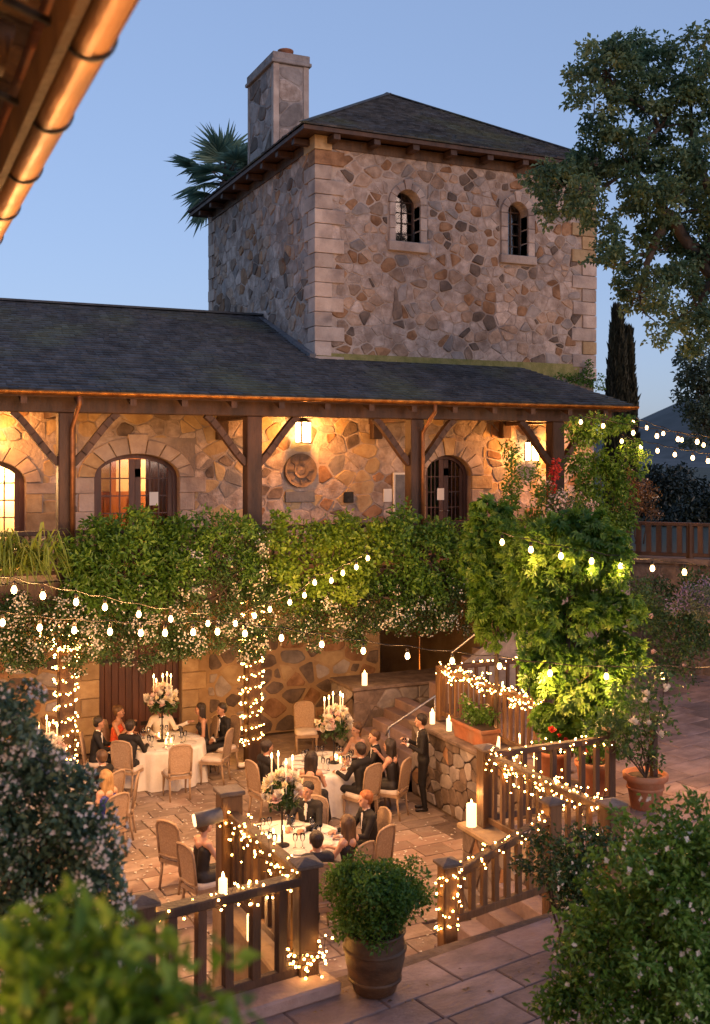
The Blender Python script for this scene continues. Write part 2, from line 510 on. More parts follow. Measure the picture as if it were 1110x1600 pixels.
def shingles(mb, e0, e1, t0, t1, pitch=0.19, wmin=0.10, wmax=0.22, th=0.032, rs=None, fade=None):
    """overlapping shingles between eave line e0-e1 and top line t0-t1"""
    rs = rs or rng
    e0, e1, t0, t1 = map(Vector, (e0, e1, t0, t1))
    nrm = (e1-e0).cross(t0-e0).normalized()
    if nrm.length < .5: nrm = (e1-e0).cross(t1-e0).normalized()
    if nrm.z < 0: nrm = -nrm
    Ls = max((t0-e0).length, (t1-e1).length, ((t0+t1)/2-(e0+e1)/2).length)
    rows = max(2, int(Ls / pitch))
    for r in range(rows):
        a0, a1 = e0.lerp(t0, r/rows), e1.lerp(t1, r/rows)
        b0, b1 = e0.lerp(t0, min(1, (r+1.25)/rows)), e1.lerp(t1, min(1, (r+1.25)/rows))
        Lr = (a1-a0).length
        if Lr < 0.05: continue
        x = rs.uniform(-.2, 0)
        while x < Lr:
            w = rs.uniform(wmin, wmax)
            f0, f1 = max(0, x)/Lr, min(Lr, x+w-.006)/Lr
            x += w
            if f1 - f0 < .01/Lr: continue
            lift = nrm*(th*rs.uniform(.8, 1.5)); dn = (a0-b0)*rs.uniform(0, .07)
            p, q, s_, t_ = a0.lerp(a1, f0)+dn, a0.lerp(a1, f1)+dn, b0.lerp(b1, f1), b0.lerp(b1, f0)
            mb.add([p+lift, q+lift, s_+nrm*.004, t_+nrm*.004, p, q], [(0,1,2,3), (4,5,1,0), (4,0,3), (5,2,1)])

# ================================================================== THE LARGE STRUCTURE
YW = 23.65                    # plane of the long wall
TX0, TX1, TY1 = 9.66, 17.75, 32.4
PF, TZ = 4.07, 1.34           # porch floor, terrace level
PX = [-0.39, 3.45, 7.29, 11.13, 14.93]   # porch posts
PY = 21.4
V = Vector


def xw(px): return P(px, 700, Y=YW).x
def zw(px, py): return P(px, py, Y=YW).z


# ---- terrain
g = MB().add([(-3000, -3000, -0.6), (3000, -3000, -0.6), (3000, 4000, -0.6), (-3000, 4000, -0.6)], [(0, 1, 2, 3)])
tag(g.build("ground", MATS["grass_land"]), kind="structure")
mb = MB(); mb.box((-6, 5.5, -0.3), (13.2, YW + 0.3, -0.035))
patio = tag(mb.build("patio", MATS["joint"]), kind="structure")


def edge_y(x): return 9.55 + 0.15 * (x - 3.83)


EA, EB = (-8, edge_y(-8)), (7.45, edge_y(7.45))
terr = [(-8, -6), (34, -6), (34, 24), (16.9, 20.6), (12.9, 19.6), (10.75, 19.6), (10.75, 18.35), (9.5, 18.35), (9.5, 12.75), (7.45, 12.75), EB, EA]
mb = MB(); mb.prism([V((x, y, TZ - 0.035)) for x, y in terr], (0, 0, -2.0))
terrace = tag(mb.build("terrace", MATS["joint"]), kind="structure")
# raised natural ground behind the deck, level with the porch
mb = MB(); mb.prism([V((x, y, 3.98)) for x, y in [(16.45, 21.0), (17.85, 19.4), (22.6, 14.0), (400, -100), (400, 420), (-100, 420), (-100, 36), (17.6, 36)]], (0, 0, -4.5))
tag(mb.build("upper_ground", MATS["grass_land"]), kind="structure")


def in_poly(x, y, poly):
    c = False; n = len(poly)
    for i in range(n):
        (x0, y0), (x1, y1) = poly[i], poly[(i+1) % n]
        if (y0 > y) != (y1 > y) and x < (x1-x0)*(y-y0)/(y1-y0)+x0: c = not c
    return c


def paving(parent, poly, z, mname, seed, rowh, lens, maxp, ang=0.0, org=(0, 0), piece="paver"):
    rs = random.Random(seed)
    ca, sa = math.cos(ang), math.sin(ang)
    me = bpy.data.meshes.new(piece)
    m0 = MB(); b = 0.5; t = 0.5 - 0.012
    q = [(-b, -b), (b, -b), (b, b), (-b, b)]
    m0.add([(x, y, -1) for x, y in q] + [(x, y, -.25) for x, y in q] + [(x*.975, y*.965, 0) for x, y in q],
           [(8, 9, 10, 11)] + [f for k in range(4) for f in ((k, (k+1) % 4, 4+(k+1) % 4, 4+k), (4+k, 4+(k+1) % 4, 8+(k+1) % 4, 8+k))])
    me = m0.mesh(piece, MATS[mname])
    items = []
    xs = [(x-org[0])*ca+(y-org[1])*sa for x, y in poly]; ys = [-(x-org[0])*sa+(y-org[1])*ca for x, y in poly]
    v = min(ys)
    while v < max(ys):
        h = rs.uniform(*rowh); u = min(xs) - rs.uniform(0, 1)
        while u < max(xs):
            w = rs.uniform(*lens)
            cu, cv = u+w/2, v+h/2
            x, y = org[0]+cu*ca-cv*sa, org[1]+cu*sa+cv*ca
            ok = all(in_poly(org[0]+(cu+dx*w*.42)*ca-(cv+dy*h*.42)*sa, org[1]+(cu+dx*w*.42)*sa+(cv+dy*h*.42)*ca, poly) for dx in (-1, 1) for dy in (-1, 1))
            if ok:
                px, py, d = proj((x, y, z))
                if d > 0.5 and -250 < px < 1360 and 500 < py < 1900:
                    vis = -40 < px < 1150 and py < 1640
                    items.append((0 if vis else 1, d, x, y, w-.014, h-.014, rs.uniform(-.004, .005)))
            u += w
        v += h
    items.sort()
    rest = MB()
    for k, (nv, d, x, y, w, h, dz) in enumerate(items):
        if k < maxp and not nv:
            o = link(piece, me, parent); o.location = (x, y, z+dz); o.rotation_euler = (rs.uniform(-.006, .006), rs.uniform(-.006, .006), ang); o.scale = (w, h, 0.04)
        else:
            Rm = Matrix.Translation((x, y, z+dz)) @ Matrix.Rotation(ang, 4, 'Z') @ Matrix.Diagonal((w, h, 0.04, 1))
            rest.add([Rm @ V(p) for p in m0.v], m0.f)
    if rest.v: tag(rest.build(piece + "_field", MATS[mname], parent), kind="stuff")


patio_poly = [(-3, edge_y(-3)+.2), (7.4, edge_y(7.4)+.2), (7.4, 12.8), (9.45, 12.8), (9.45, 18.3), (9.4, 21.1), (9.4, YW-.05), (-3, YW-.05)]
paving(patio, patio_poly, 0.0, "paver", 3, (.34, .5), (.42, .85), 290, ang=0.06)
paving(terrace, [p for p in terr], TZ, "flag", 5, (.42, .66), (.5, 1.05), 290, ang=0.19, org=(4, 9), piece="flagstone")

# ---- far hill
mb = MB(); n = 40
prof = []
for i in range(n+1):
    f = i/n
    x = 300 + f*1500
    q_ = (x/1050*CY - SY)/(x/1050*SY + CY)
    px_ = CX_PX + F_PX*q_; dep = x*SY + 1050*CY
    py_ = 700 - 60*(1-math.exp(-max(0, px_-940)/60)) - 22*math.exp(-((px_-1090)/50)**2) + 4*math.sin(px_*.07) + 2*math.sin(px_*.19)
    h = (HZ_PX-py_)/F_PX*dep + EYE.z
    prof.append((x, h))
vs = []; fs = []
for j, (dd, hh) in enumerate(((-420, 0), (-240, .35), (-90, .78), (0, 1), (200, .6), (500, 0))):
    for i, (x, h) in enumerate(prof):
        vs.append((x + dd*.2, 1050 + dd + 6*math.sin(i*1.7+j), -1 + h*hh*(1+.06*math.sin(i*2.3+j*1.9))))
for j in range(5):
    for i in range(n): fs.append((j*(n+1)+i, j*(n+1)+i+1, (j+1)*(n+1)+i+1, (j+1)*(n+1)+i))
mb.add(vs, fs, 0, True)
tag(mb.build("hill", MATS["hill_scrub"]), kind="structure")

# ================================================================== TOWER
tower = thing("stone_tower", "square rubble stone tower with shingled hip roof, two small arched windows and a chimney", "tower", (13.7, 28.0, 4.0))
ZT0, ZT1 = 8.2, 14.15
WIN = []
for (l, r, top, sill_b, il, ir, itop, isill) in ((608, 666, 284, 394, 617, 656, 297, 379), (782, 834, 303, 413, 792, 824, 316, 400)):
    WIN.append(dict(x0=xw(l), x1=xw(r), zt=zw((l+r)/2, top), zb=zw((l+r)/2, sill_b), ix0=xw(il), ix1=xw(ir), it=zw((l+r)/2, itop), ib=zw((l+r)/2, isill)))
ZW1 = ZT1
fholes = [(w["ix0"]-TX0, w["ib"]-ZT0, w["ix1"]-TX0, w["it"]-ZT0) for w in WIN]
fclear = [(w["x0"]-TX0-.03, w["zb"]-ZT0-.03, w["x1"]-TX0+.03, w["zt"]-ZT0+.03) for w in WIN]
masonry("front_wall", tower, (TX0, YW, ZT0), (1, 0, 0), (0, 0, 1), (0, -1, 0), TX1-TX0, ZT1-ZT0, 0.34, PAL_TOWER, fholes, fclear, 0.5, seed=11, maxp=185, gap=.022, proud=.03,
        keep=lambda p: TX0+.42 < p.x < TX1-.42 and p.z > 8.62)
masonry("side_wall", tower, (TX0, TY1, ZT0), (0, -1, 0), (0, 0, 1), (-1, 0, 0), TY1-YW-.5, ZT1-ZT0, 0.42, PAL_TOWER, thick=0.5, seed=12, maxp=115, gap=.022, proud=.03,
        keep=lambda p: YW+.5 < p.y < TY1-.3 and p.z > 8.8)
mb = MB(); mb.box((TX1-.5, YW+.5, 4), (TX1, TY1, ZT1)); mb.box((TX0+.5, TY1-.5, 4), (TX1-.5, TY1, ZT1)); mb.box((TX0, YW+.5, 4), (TX0+.5, TY1, ZT0-.01))
mb.build("rear_wall", MATS["mortar"], tower, world=True)
# corner blocks
zq = 8.55; i = 0
while zq < 14.0:
    h = 0.352
    for corner in range(2):
        lf = 0.72 if (i + corner) % 2 == 0 else 0.40
        ls = 0.38 if (i + corner) % 2 == 0 else 0.66
        lf += rng.uniform(-.03, .03); pr = 0.055 + rng.uniform(-.006, .008)
        q = MB()
        if corner == 0: q.prism([V((TX0-pr, YW-pr, 0)), V((TX0+lf, YW-pr, 0)), V((TX0+lf, YW+.02, 0)), V((TX0+.02, YW+.02, 0)), V((TX0+.02, YW+ls, 0)), V((TX0-pr, YW+ls, 0))], (0, 0, h-.014))
        else: q.prism([V((TX1+pr, YW-pr, 0)), V((TX1+pr, YW+ls, 0)), V((TX1-.02, YW+ls, 0)), V((TX1-.02, YW+.02, 0)), V((TX1-lf, YW+.02, 0)), V((TX1-lf, YW-pr, 0))], (0, 0, h-.014))
        o = link("quoin", q.mesh("quoin", MATS["quoin_stone" if rng.random() < .82 else ("stone_ochre" if rng.random() < .6 else "stone_rust")]), tower, world=True); o.location.z = zq
        b = o.modifiers.new("bevel", 'BEVEL'); b.width = .012; b.segments = 2
        if corner == 0:
            q = MB(); lb = 0.30 if i % 2 else 0.55
            q.box((TX0-pr, TY1-lb, 0), (TX0+.02, TY1+pr, h-.014))
            o = link("quoin", q.mesh("quoin", MATS["quoin_stone"]), tower, world=True); o.location.z = zq
    zq += h; i += 1
# mossy course where the wall meets the porch roof
mb = MB(); mb.box((TX0+.02, YW-.045, 8.62), (TX1-.5, YW+.02, 8.97)); mb.build("moss_course", MATS["moss_stone"], tower, world=True)

# windows
for w in WIN:
    win = MB()
    x0, x1, zb, zt, ix0, ix1, ib, it = (w[k] for k in ("x0", "x1", "zb", "zt", "ix0", "ix1", "ib", "it"))
    rise = (ix1-ix0)/2*1.0; zs = it-rise
    # spandrel + reveal lining behind the surround (part of the window frame of stone)
    ap = arch_pts(ix0, ix1, zs, rise, 12)
    for k in range(12):
        a0, a1 = ap[k], ap[k+1]
        win.add([(a0[0], YW-.02, a0[1]), (a1[0], YW-.02, a1[1]), (a1[0], YW-.02, it+.02), (a0[0], YW-.02, it+.02),
                 (a0[0], YW+.45, a0[1]), (a1[0], YW+.45, a1[1])], [(0, 1, 2, 3), (0, 4, 5, 1)])
    wo = win.build("window", MATS["quoin_stone"], tower, world=True)
    # surround stones
    jw0, jw1 = ix0-x0, x1-ix1
    q = MB(); q.box((x0-.04, YW-.12, zb), (x1+.04, YW+.1, ib)); q.build("sill", MATS["quoin_stone"], wo, bev=.012)
    zz = ib; hs = (zs-ib)/3
    for k in range(3):
        for (p0, p1) in ((x0, ix0), (ix1, x1)):
            q = MB(); q.box((p0, YW-.075, ib+k*hs+.006), (p1, YW+.3, ib+(k+1)*hs-.006)); q.build("jamb_stone", MATS["quoin_stone"], wo, bev=.01)
    cx = (ix0+ix1)/2; nv = 7; R0, R1 = rise, rise+max(jw0, jw1)
    for k in range(nv):
        a0, a1 = math.pi*k/nv+.012, math.pi*(k+1)/nv-.012
        pts = [(cx+R0*math.cos(t), zs+R0*math.sin(t)) for t in (a0, (a0+a1)/2, a1)] + [(cx+R1*math.cos(t), zs+R1*math.sin(t)) for t in (a1, (a0+a1)/2, a0)]
        if k == 3: pts = [(p[0], p[1] + (.08 if j > 2 else 0)) for j, p in enumerate(pts)]
        q = MB(); q.prism([V((p[0], YW-.075-(.02 if k == 3 else 0), p[1])) for p in pts], (0, .35, 0)); q.build("voussoir", MATS["quoin_stone"], wo, bev=.008)
    # casement set deep in the reveal
    yf = YW+.30
    q = MB(); fw = .045
    for (p0, p1) in ((ix0+.02, ix0+.02+fw), (ix1-.02-fw, ix1-.02), (cx-.018, cx+.018)): q.box((p0, yf, ib), (p1, yf+.05, it-.02))
    nrow = 4
    for k in range(nrow+1):
        z = ib + (zs+.1-ib)*k/nrow
        q.box((ix0+.02, yf+.004, z), (ix1-.02, yf+.046, z+.028))
    q.build("frame", MATS["dark_wood"], wo)
    for k in range(nrow+1):
        z0 = ib + (zs+.1-ib)*k/nrow; z1 = min(it, ib + (zs+.1-ib)*(k+1)/nrow)
        for (p0, p1) in ((ix0+.03, cx-.01), (cx+.01, ix1-.03)):
            q = MB(); q.box((p0, yf+.02, z0+.02), (p1, yf+.026, z1)); q.build("pane", MATS["dark_glass"], wo)
mb = MB(); mb.box((TX0+.6, YW+1.6, 8.3), (TX1-.6, YW+1.65, 14.0)); mb.build("inner_partition", MATS["dark_wood"], tower, world=True)

# roof
OV = 0.52; ZE = 14.22; AP = V(((TX0+TX1)/2, (YW+TY1)/2, 17.05))
c4 = [V((TX0-OV, YW-OV, ZE)), V((TX1+OV, YW-OV, ZE)), V((TX1+OV, TY1+OV, ZE)), V((TX0-OV, TY1+OV, ZE))]
mb = MB()
mb.add(c4 + [AP], [(0, 1, 4), (1, 2, 4), (2, 3, 4), (3, 0, 4)])
low = [p - V((0, 0, .10)) for p in c4]
mb.add(c4 + low, [(0, 1, 5, 4), (1, 2, 6, 5), (2, 3, 7, 6), (3, 0, 4, 7)])
mb.add(low + [V((TX0+.1, YW+.1, ZE-.02)), V((TX1-.1, YW+.1, ZE-.02)), V((TX1-.1, TY1-.1, ZE-.02)), V((TX0+.1, TY1-.1, ZE-.02))], [(0, 1, 5, 4), (1, 2, 6, 5), (2, 3, 7, 6), (3, 0, 4, 7)])
roof = mb.build("roof", MATS["dark_wood"], tower, world=True)
sh = MB()
e = .05
cs = [p + (p - V((AP.x, AP.y, p.z))).normalized()*e + V((0, 0, .012)) for p in c4]; A2 = AP + V((0, 0, .02))
for k in range(4): shingles(sh, cs[k], cs[(k+1) % 4], A2 + V((0, 0, 0)), A2 + V((0, 0, 0.0001)), rs=random.Random(k))
tag(sh.build("shingles", MATS["shingle"], roof), kind="stuff")
hp = MB()
for p in cs: hp.bar(p+V((0, 0, .03)), A2+V((0, 0, .04)), .20, .03)
hp.build("hip_cap", MATS["shingle"], roof)
for k in range(8):
    x = TX0 + .35 + k*(TX1-TX0-.7)/7
    q = MB(); q.box((x-.09, YW-OV+.06, ZE-.24), (x+.09, YW+.02, ZE-.09)); q.build("rafter_tail", MATS["dark_wood"], roof, bev=.01)
    y = YW + .35 + k*(TY1-YW-.7)/7
    q = MB(); q.box((TX0-OV+.06, y-.09, ZE-.24), (TX0+.02, y+.09, ZE-.09)); q.build("rafter_tail", MATS["dark_wood"], roof, bev=.01)
mb = MB()
mb.box((TX0+.03, YW-.05, ZE-.34), (TX1-.03, YW+.03, ZE-.1)); mb.box((TX0-.05, YW+.03, ZE-.34), (TX0+.03, TY1, ZE-.1)); mb.build("wall_plate", MATS["rail_wood"], roof)
# chimney
cx0, cx1, cy0, cy1, cz1 = 9.72, 10.74, 26.8, 28.95, 17.0
mb = MB(); mb.box((cx0+.03, cy0+.03, 13.9), (cx1-.03, cy1-.03, cz1)); ch = mb.build("chimney", MATS["stone_grey"], tower, world=True)
for (px_, py_) in ((cx0, cy0), (cx1-.16, cy0), (cx0, cy1-.16)):
    q = MB(); q.box((px_, py_, 13.95), (px_+.16, py_+.16, cz1)); q.build("chimney_edge", MATS["quoin_stone"], ch, bev=.01)
rs = random.Random(5)
for (O, ux, out, W) in ((V((cx0+.16, cy0+.03, 13.95)), V((1, 0, 0)), V((0, -1, 0)), cx1-cx0-.32), (V((cx0+.03, cy1-.16, 13.95)), V((0, -1, 0)), V((-1, 0, 0)), cy1-cy0-.32)):
    for poly, A, c in rubble_cells(W, 3.0, .55, (), rs):
        q = stone_mesh(poly, c, lambda x, y: ux*x+V((0, 0, y)), out, .022, .02, rs)
        so = link("chimney_stone", q.mesh("chimney_stone", MATS[pick([("stone_pale", .35), ("stone_grey", .45), ("stone_dark", .2)], rs)]), ch); so.location = O + ux*c[0] + V((0, 0, c[1]))
q = MB(); q.box((cx0-.06, cy0-.06, cz1), (cx1+.06, cy1+.06, cz1+.10)); q.box((cx0-.02, cy0-.02, cz1+.10), (cx1+.02, cy1+.02, cz1+.30)); q.build("chimney_cap", MATS["stone_grey"], ch, bev=.015)
q = MB(); q.lathe([(.2, 0), (.2, .02), (.19, .2), (.22, .22), (.22, .27), (.15, .28)], ((cx0+cx1)/2+.02, cy0+.5, cz1+.28), 14); q.build("chimney_pot", MATS["terracotta"], ch)

# ================================================================== PORCH WING
wing = thing("porch_wing", "long stone wing with timber porch, dark shingle roof and arched glazed doors", "building", (6.0, 22.5, 0.0))
WX0 = -1.0
DOORS = [dict(x1=xw(40), top=zw(0, 716), lit=2), dict(x0=xw(147), x1=xw(280), top=zw(212, 709), lit=1), dict(x0=xw(664), x1=xw(736), top=zw(700, 711), lit=0)]
DOORS[0]["x0"] = DOORS[0]["x1"] - (DOORS[1]["x1"]-DOORS[1]["x0"])
for d in DOORS: d["rise"] = 0.52; d["zs"] = d["top"]-d["rise"]; d["cx"] = (d["x0"]+d["x1"])/2
RB = 0.34
pholes = [(d["x0"]-WX0, 0.0, d["x1"]-WX0, d["top"]-PF) for d in DOORS]
pclear = [(d["x0"]-WX0-RB-.02, 0.0, d["x1"]-WX0+RB+.02, d["top"]-PF+RB+.02) for d in DOORS]
pclear.append((xw(444)-WX0, zw(470, 763)-PF, xw(497)-WX0, zw(470, 706)-PF))
porch_wall = masonry("porch_wall", wing, (WX0, YW, PF), (1, 0, 0), (0, 0, 1), (0, -1, 0), 17.75-WX0, 4.13, 0.42, PAL_PORCH, pholes, pclear, 0.45, seed=21, maxp=195, gap=.022, proud=.028,
                     keep=lambda p: p.x > 1.2 and p.z < 8.0)
mb = MB(); mb.box((WX0, YW+.45, 7.6), (9.6, YW+.5, 7.7)); 
# lower wall: plank door and dark cellar opening
ld = (P(155, 1100, Y=YW).x, P(283, 1100, Y=YW).x); lr = (P(594, 1050, Y=YW).x, P(748, 1050, Y=YW).x)
lholes = [(ld[0]-WX0, 0.0, ld[1]-WX0, 2.75), (lr[0]-WX0, 0.0, lr[1]-WX0, 3.3)]
lclear = [(ld[0]-WX0-.62, 0.0, ld[1]-WX0+.62, 2.95), lholes[1]]
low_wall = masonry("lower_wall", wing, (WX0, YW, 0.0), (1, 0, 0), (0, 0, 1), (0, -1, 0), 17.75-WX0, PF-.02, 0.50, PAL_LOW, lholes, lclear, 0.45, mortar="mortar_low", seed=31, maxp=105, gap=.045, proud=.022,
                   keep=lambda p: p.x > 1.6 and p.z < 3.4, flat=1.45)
for sx, x in ((-1, ld[0]), (1, ld[1])):
    z = 0.0; i = 0
    while z < 2.7:
        L_ = .58 if i % 2 else .40
        q = MB(); a_, b_ = (x-L_, x) if sx < 0 else (x, x+L_)
        q.box((a_+.006, YW-.06, z+.006), (b_-.006, YW+.25, z+.39)); o = q.build("jamb_block", MATS["stone_ochre"], low_wall, bev=.012)
        z += .40; i += 1
q = MB(); q.box((ld[0]-.6, YW-.05, 2.76), (ld[1]+.6, YW+.25, 3.1)); q.build("lintel", MATS["stone_ochre"], low_wall, bev=.012)
cd = MB(); cd.box((ld[0], YW+.22, 0), (ld[1], YW+.26, 2.75)); cdo = cd.build("cellar_door", MATS["door_wood"], wing, world=True)
nb = 12
for k in range(nb):
    a_ = ld[0] + (ld[1]-ld[0])*k/nb; b_ = ld[0] + (ld[1]-ld[0])*(k+1)/nb
    q = MB(); q.box((a_+.004, YW+.185-rng.uniform(0, .006), .01), (b_-.004, YW+.22, 2.74)); q.build("plank", MATS["door_wood"], cdo, bev=.006)
for z in (.45, 1.9):
    q = MB(); q.box((ld[0]+.05, YW+.165, z), ((ld[0]+ld[1])/2-.04, YW+.178, z+.09)); q.box(((ld[0]+ld[1])/2+.04, YW+.165, z), (ld[1]-.05, YW+.178, z+.09)); q.build("strap_hinge", MATS["iron"], cdo)
mb = MB(); x0, x1 = lr
mb.box((x0-.1, YW+3.2, 0), (x1+.1, YW+3.3, 3.6)); mb.box((x0-.12, YW+.45, 0), (x0, YW+3.2, 3.6)); mb.box((x1, YW+.45, 0), (x1+.12, YW+3.2, 3.6)); mb.box((x0-.1, YW+.45, 3.3), (x1+.1, YW+3.2, 3.6))
mb.build("cellar_recess", MATS["mortar_low"], wing, world=True)

# arched doors
def arched_door(d, name):
    x0, x1, zs, rise, top, cx = d["x0"], d["x1"], d["zs"], d["rise"], d["top"], d["cx"]
    a_ = (x1-x0)/2
    ap = arch_pts(x0, x1, zs, rise, 14)
    mb = MB()
    for k in range(14):
        p0, p1 = ap[k], ap[k+1]
        mb.add([(p0[0], YW-.012, p0[1]), (p1[0], YW-.012, p1[1]), (p1[0], YW-.012, top+.02), (p0[0], YW-.012, top+.02), (p0[0], YW+.45, p0[1]), (p1[0], YW+.45, p1[1])], [(0, 1, 2, 3), (0, 4, 5, 1)])
    do = mb.build(name, MATS["stone_ochre"], wing, world=True)
    # ring of voussoirs with a taller keystone
    nv = 9
    def ell(t, g): return (cx + (a_+g)*math.cos(t), zs + (rise+g)*math.sin(t))
    for k in range(nv):
        t0, t1 = math.pi*k/nv+.012, math.pi*(k+1)/nv-.012
        g1 = RB + (.10 if k == nv//2 else rng.uniform(-.03, .03))
        ts = [t0 + (t1-t0)*j/3 for j in range(4)]
        pts = [ell(t, 0) for t in ts] + [ell(t, g1) for t in reversed(ts)]
        q = MB(); q.prism([V((p[0], YW-.07-(.03 if k == nv//2 else rng.uniform(0, .012)), p[1])) for p in pts], (0, .3, 0)); q.build("voussoir", MATS["quoin_stone" if rng.random() < .6 else "stone_ochre"], do, bev=.01)
    z = PF; i = 0
    while z < zs-.05:
        h = min(.4, zs-z)
        for s_ in (-1, 1):
            L_ = (.34 if (i % 2) else .62)
            p0 = x0-L_ if s_ < 0 else x1
            q = MB(); q.box((p0+.006, YW-.06, z+.005), (p0+L_-.006, YW+.3, z+h-.005)); q.build("jamb_stone", MATS["quoin_stone" if rng.random() < .6 else "stone_ochre"], do, bev=.01)
        z += h; i += 1
    # timber frame: arched ring
    yf = YW+.20; fw = .10
    q = MB()
    ip = arch_pts(x0+fw, x1-fw, zs, rise-fw, 14)
    for k in range(14):
        q.add([(ap[k][0], yf, ap[k][1]), (ap[k+1][0], yf, ap[k+1][1]), (ip[k+1][0], yf, ip[k+1][1]), (ip[k][0], yf, ip[k][1]),
               (ip[k+1][0], yf+.1, ip[k+1][1]), (ip[k][0], yf+.1, ip[k][1])], [(0, 1, 2, 3), (3, 2, 4, 5)])
    q.box((x0, yf, PF), (x0+fw, yf+.1, zs)); q.box((x1-fw, yf, PF), (x1, yf+.1, zs)); q.build("frame", MATS["door_wood"], do)
    outline = [(x0+fw, PF+.02)] + [(x1-fw, PF+.02)] + ip
    for s_ in (-1, 1):
        l0, l1 = (x0+fw+.004, cx-.004) if s_ < 0 else (cx+.004, x1-fw-.004)
        q = MB(); yl = yf+.03; st = .13
        ins = .13 if s_ < 0 else .13
        jx0, jx1 = l0+(.10 if s_ < 0 else st), l1-(st if s_ < 0 else .10)
        q.box((l0, yl, PF+.02), (jx0, yl+.05, zs+(rise-fw)*.45)); q.box((jx1, yl, PF+.02), (l1, yl+.05, zs+(rise-fw)*(.97 if s_ < 0 else .45)))
        if s_ > 0: q.box((l0, yl, zs), (jx0, yl+.05, zs+(rise-fw)*.97))
        q.box((jx0, yl+.002, PF+.02), (jx1, yl+.048, PF+.36))
        zt = zs+(rise-fw)*.86
        for c in range(1, 3): 
            xm = jx0+(jx1-jx0)*c/3
            hh = zs+(rise-fw)*math.sqrt(max(0, 1-((xm-cx)/(a_-fw))**2))
            q.box((xm-.014, yl+.012, PF+.36), (xm+.014, yl+.038, hh))
        rows = 5
        for r in range(1, rows):
            zm = PF+.36+(zt-PF-.36)*r/rows
            q.box((jx0, yl+.010, zm-.014), (jx1, yl+.04, zm+.014))
        q.build("door_leaf", MATS["door_wood"], do)
        for c in range(3):
            for r in range(rows+1):
                xa, xb = jx0+(jx1-jx0)*c/3, jx0+(jx1-jx0)*(c+1)/3
                za = PF+.36+(zt-PF-.36)*r/rows; zb_ = PF+.36+(zt-PF-.36)*(r+1)/rows
                poly = [(xa+.012, za+.012), (xb-.012, za+.012), (xb-.012, zb_-.012), (xa+.012, zb_-.012)]
                for k in range(14):
                    (ux0, uz0), (ux1, uz1) = ip[k], ip[k+1]
                    nx, nz = uz1-uz0, -(ux1-ux0)
                    poly = clip_half(poly, nx, nz, nx*ux0+nz*uz0) if len(poly) > 2 else poly
                if len(poly) > 2:
                    q = MB(); q.prism([V((p[0], yl+.022, p[1])) for p in poly], (0, .006, 0)); q.build("pane", MATS["dark_glass"], do)
        q = MB(); kx = l1-.06 if s_ < 0 else l0+.06
        q.tube([(kx, yl, PF+1.05), (kx, yl-.05, PF+1.05), (kx + s_*.09, yl-.05, PF+1.05)], .011, 6); q.build("handle", MATS["steel"], do)
    return do


for d in DOORS: arched_door(d, "arched_door")

# rooms behind the doors
def room(x0, x1, y1, name):
    y0 = YW+.46
    mb = MB()
    mb.box((x0, y0, PF-.15), (x1, y1, PF-.005)); mb.box((x0, y1, PF), (x1, y1+.1, 7.4)); mb.box((x0-.1, y0, PF), (x0, y1, 7.4)); mb.box((x1, y0, PF), (x1+.1, y1, 7.4)); mb.box((x0, y0, 7.4), (x1, y1, 7.5))
    return mb.build(name, MATS["cream_plaster"], wing, world=True)


room(-.9, DOORS[0]["x1"]+.6, 25.6, "side_room"); room(DOORS[0]["x1"]+.8, 9.4, 26.9, "hall_room"); room(DOORS[2]["x0"]-.8, DOORS[2]["x1"]+1.2, 27.5, "back_room")

dx0, dx1 = DOORS[1]["x0"], DOORS[1]["x1"]
mb = MB(); mb.box((DOORS[0]["x1"]+.85, 26.84, PF), (9.35, 26.895, PF+1.55))
for k in range(9): mb.box((3.4+k*.62, 26.80, PF+.2), (3.85+k*.62, 26.838, PF+1.4))
mb.build("wainscot", MATS["wainscot"], wing, world=True)
mb = MB(); n_ = 26; vs = []
for k in range(n_+1):
    x_ = dx1-.62+.62*k/n_; y_ = YW+.62+.045*math.sin(k*1.5)
    vs += [(x_, y_, PF+.05), (x_, y_, PF+2.5)]
mb.add(vs, [(2*k, 2*k+2, 2*k+3, 2*k+1) for k in range(n_)], 0, True); mb.build("curtain", MATS["wainscot"], wing, world=True)
mb = MB(); mb.box((dx0+1.0, 26.75, PF), (dx0+1.12, 26.84, 7.3)); mb.box((dx0+2.6, 26.75, PF), (dx0+2.72, 26.84, 7.3)); mb.box((dx0+1.0, 26.75, PF+2.35), (dx0+2.72, 26.84, PF+2.5)); mb.build("inner_doorway", MATS["wainscot"], wing, world=True)
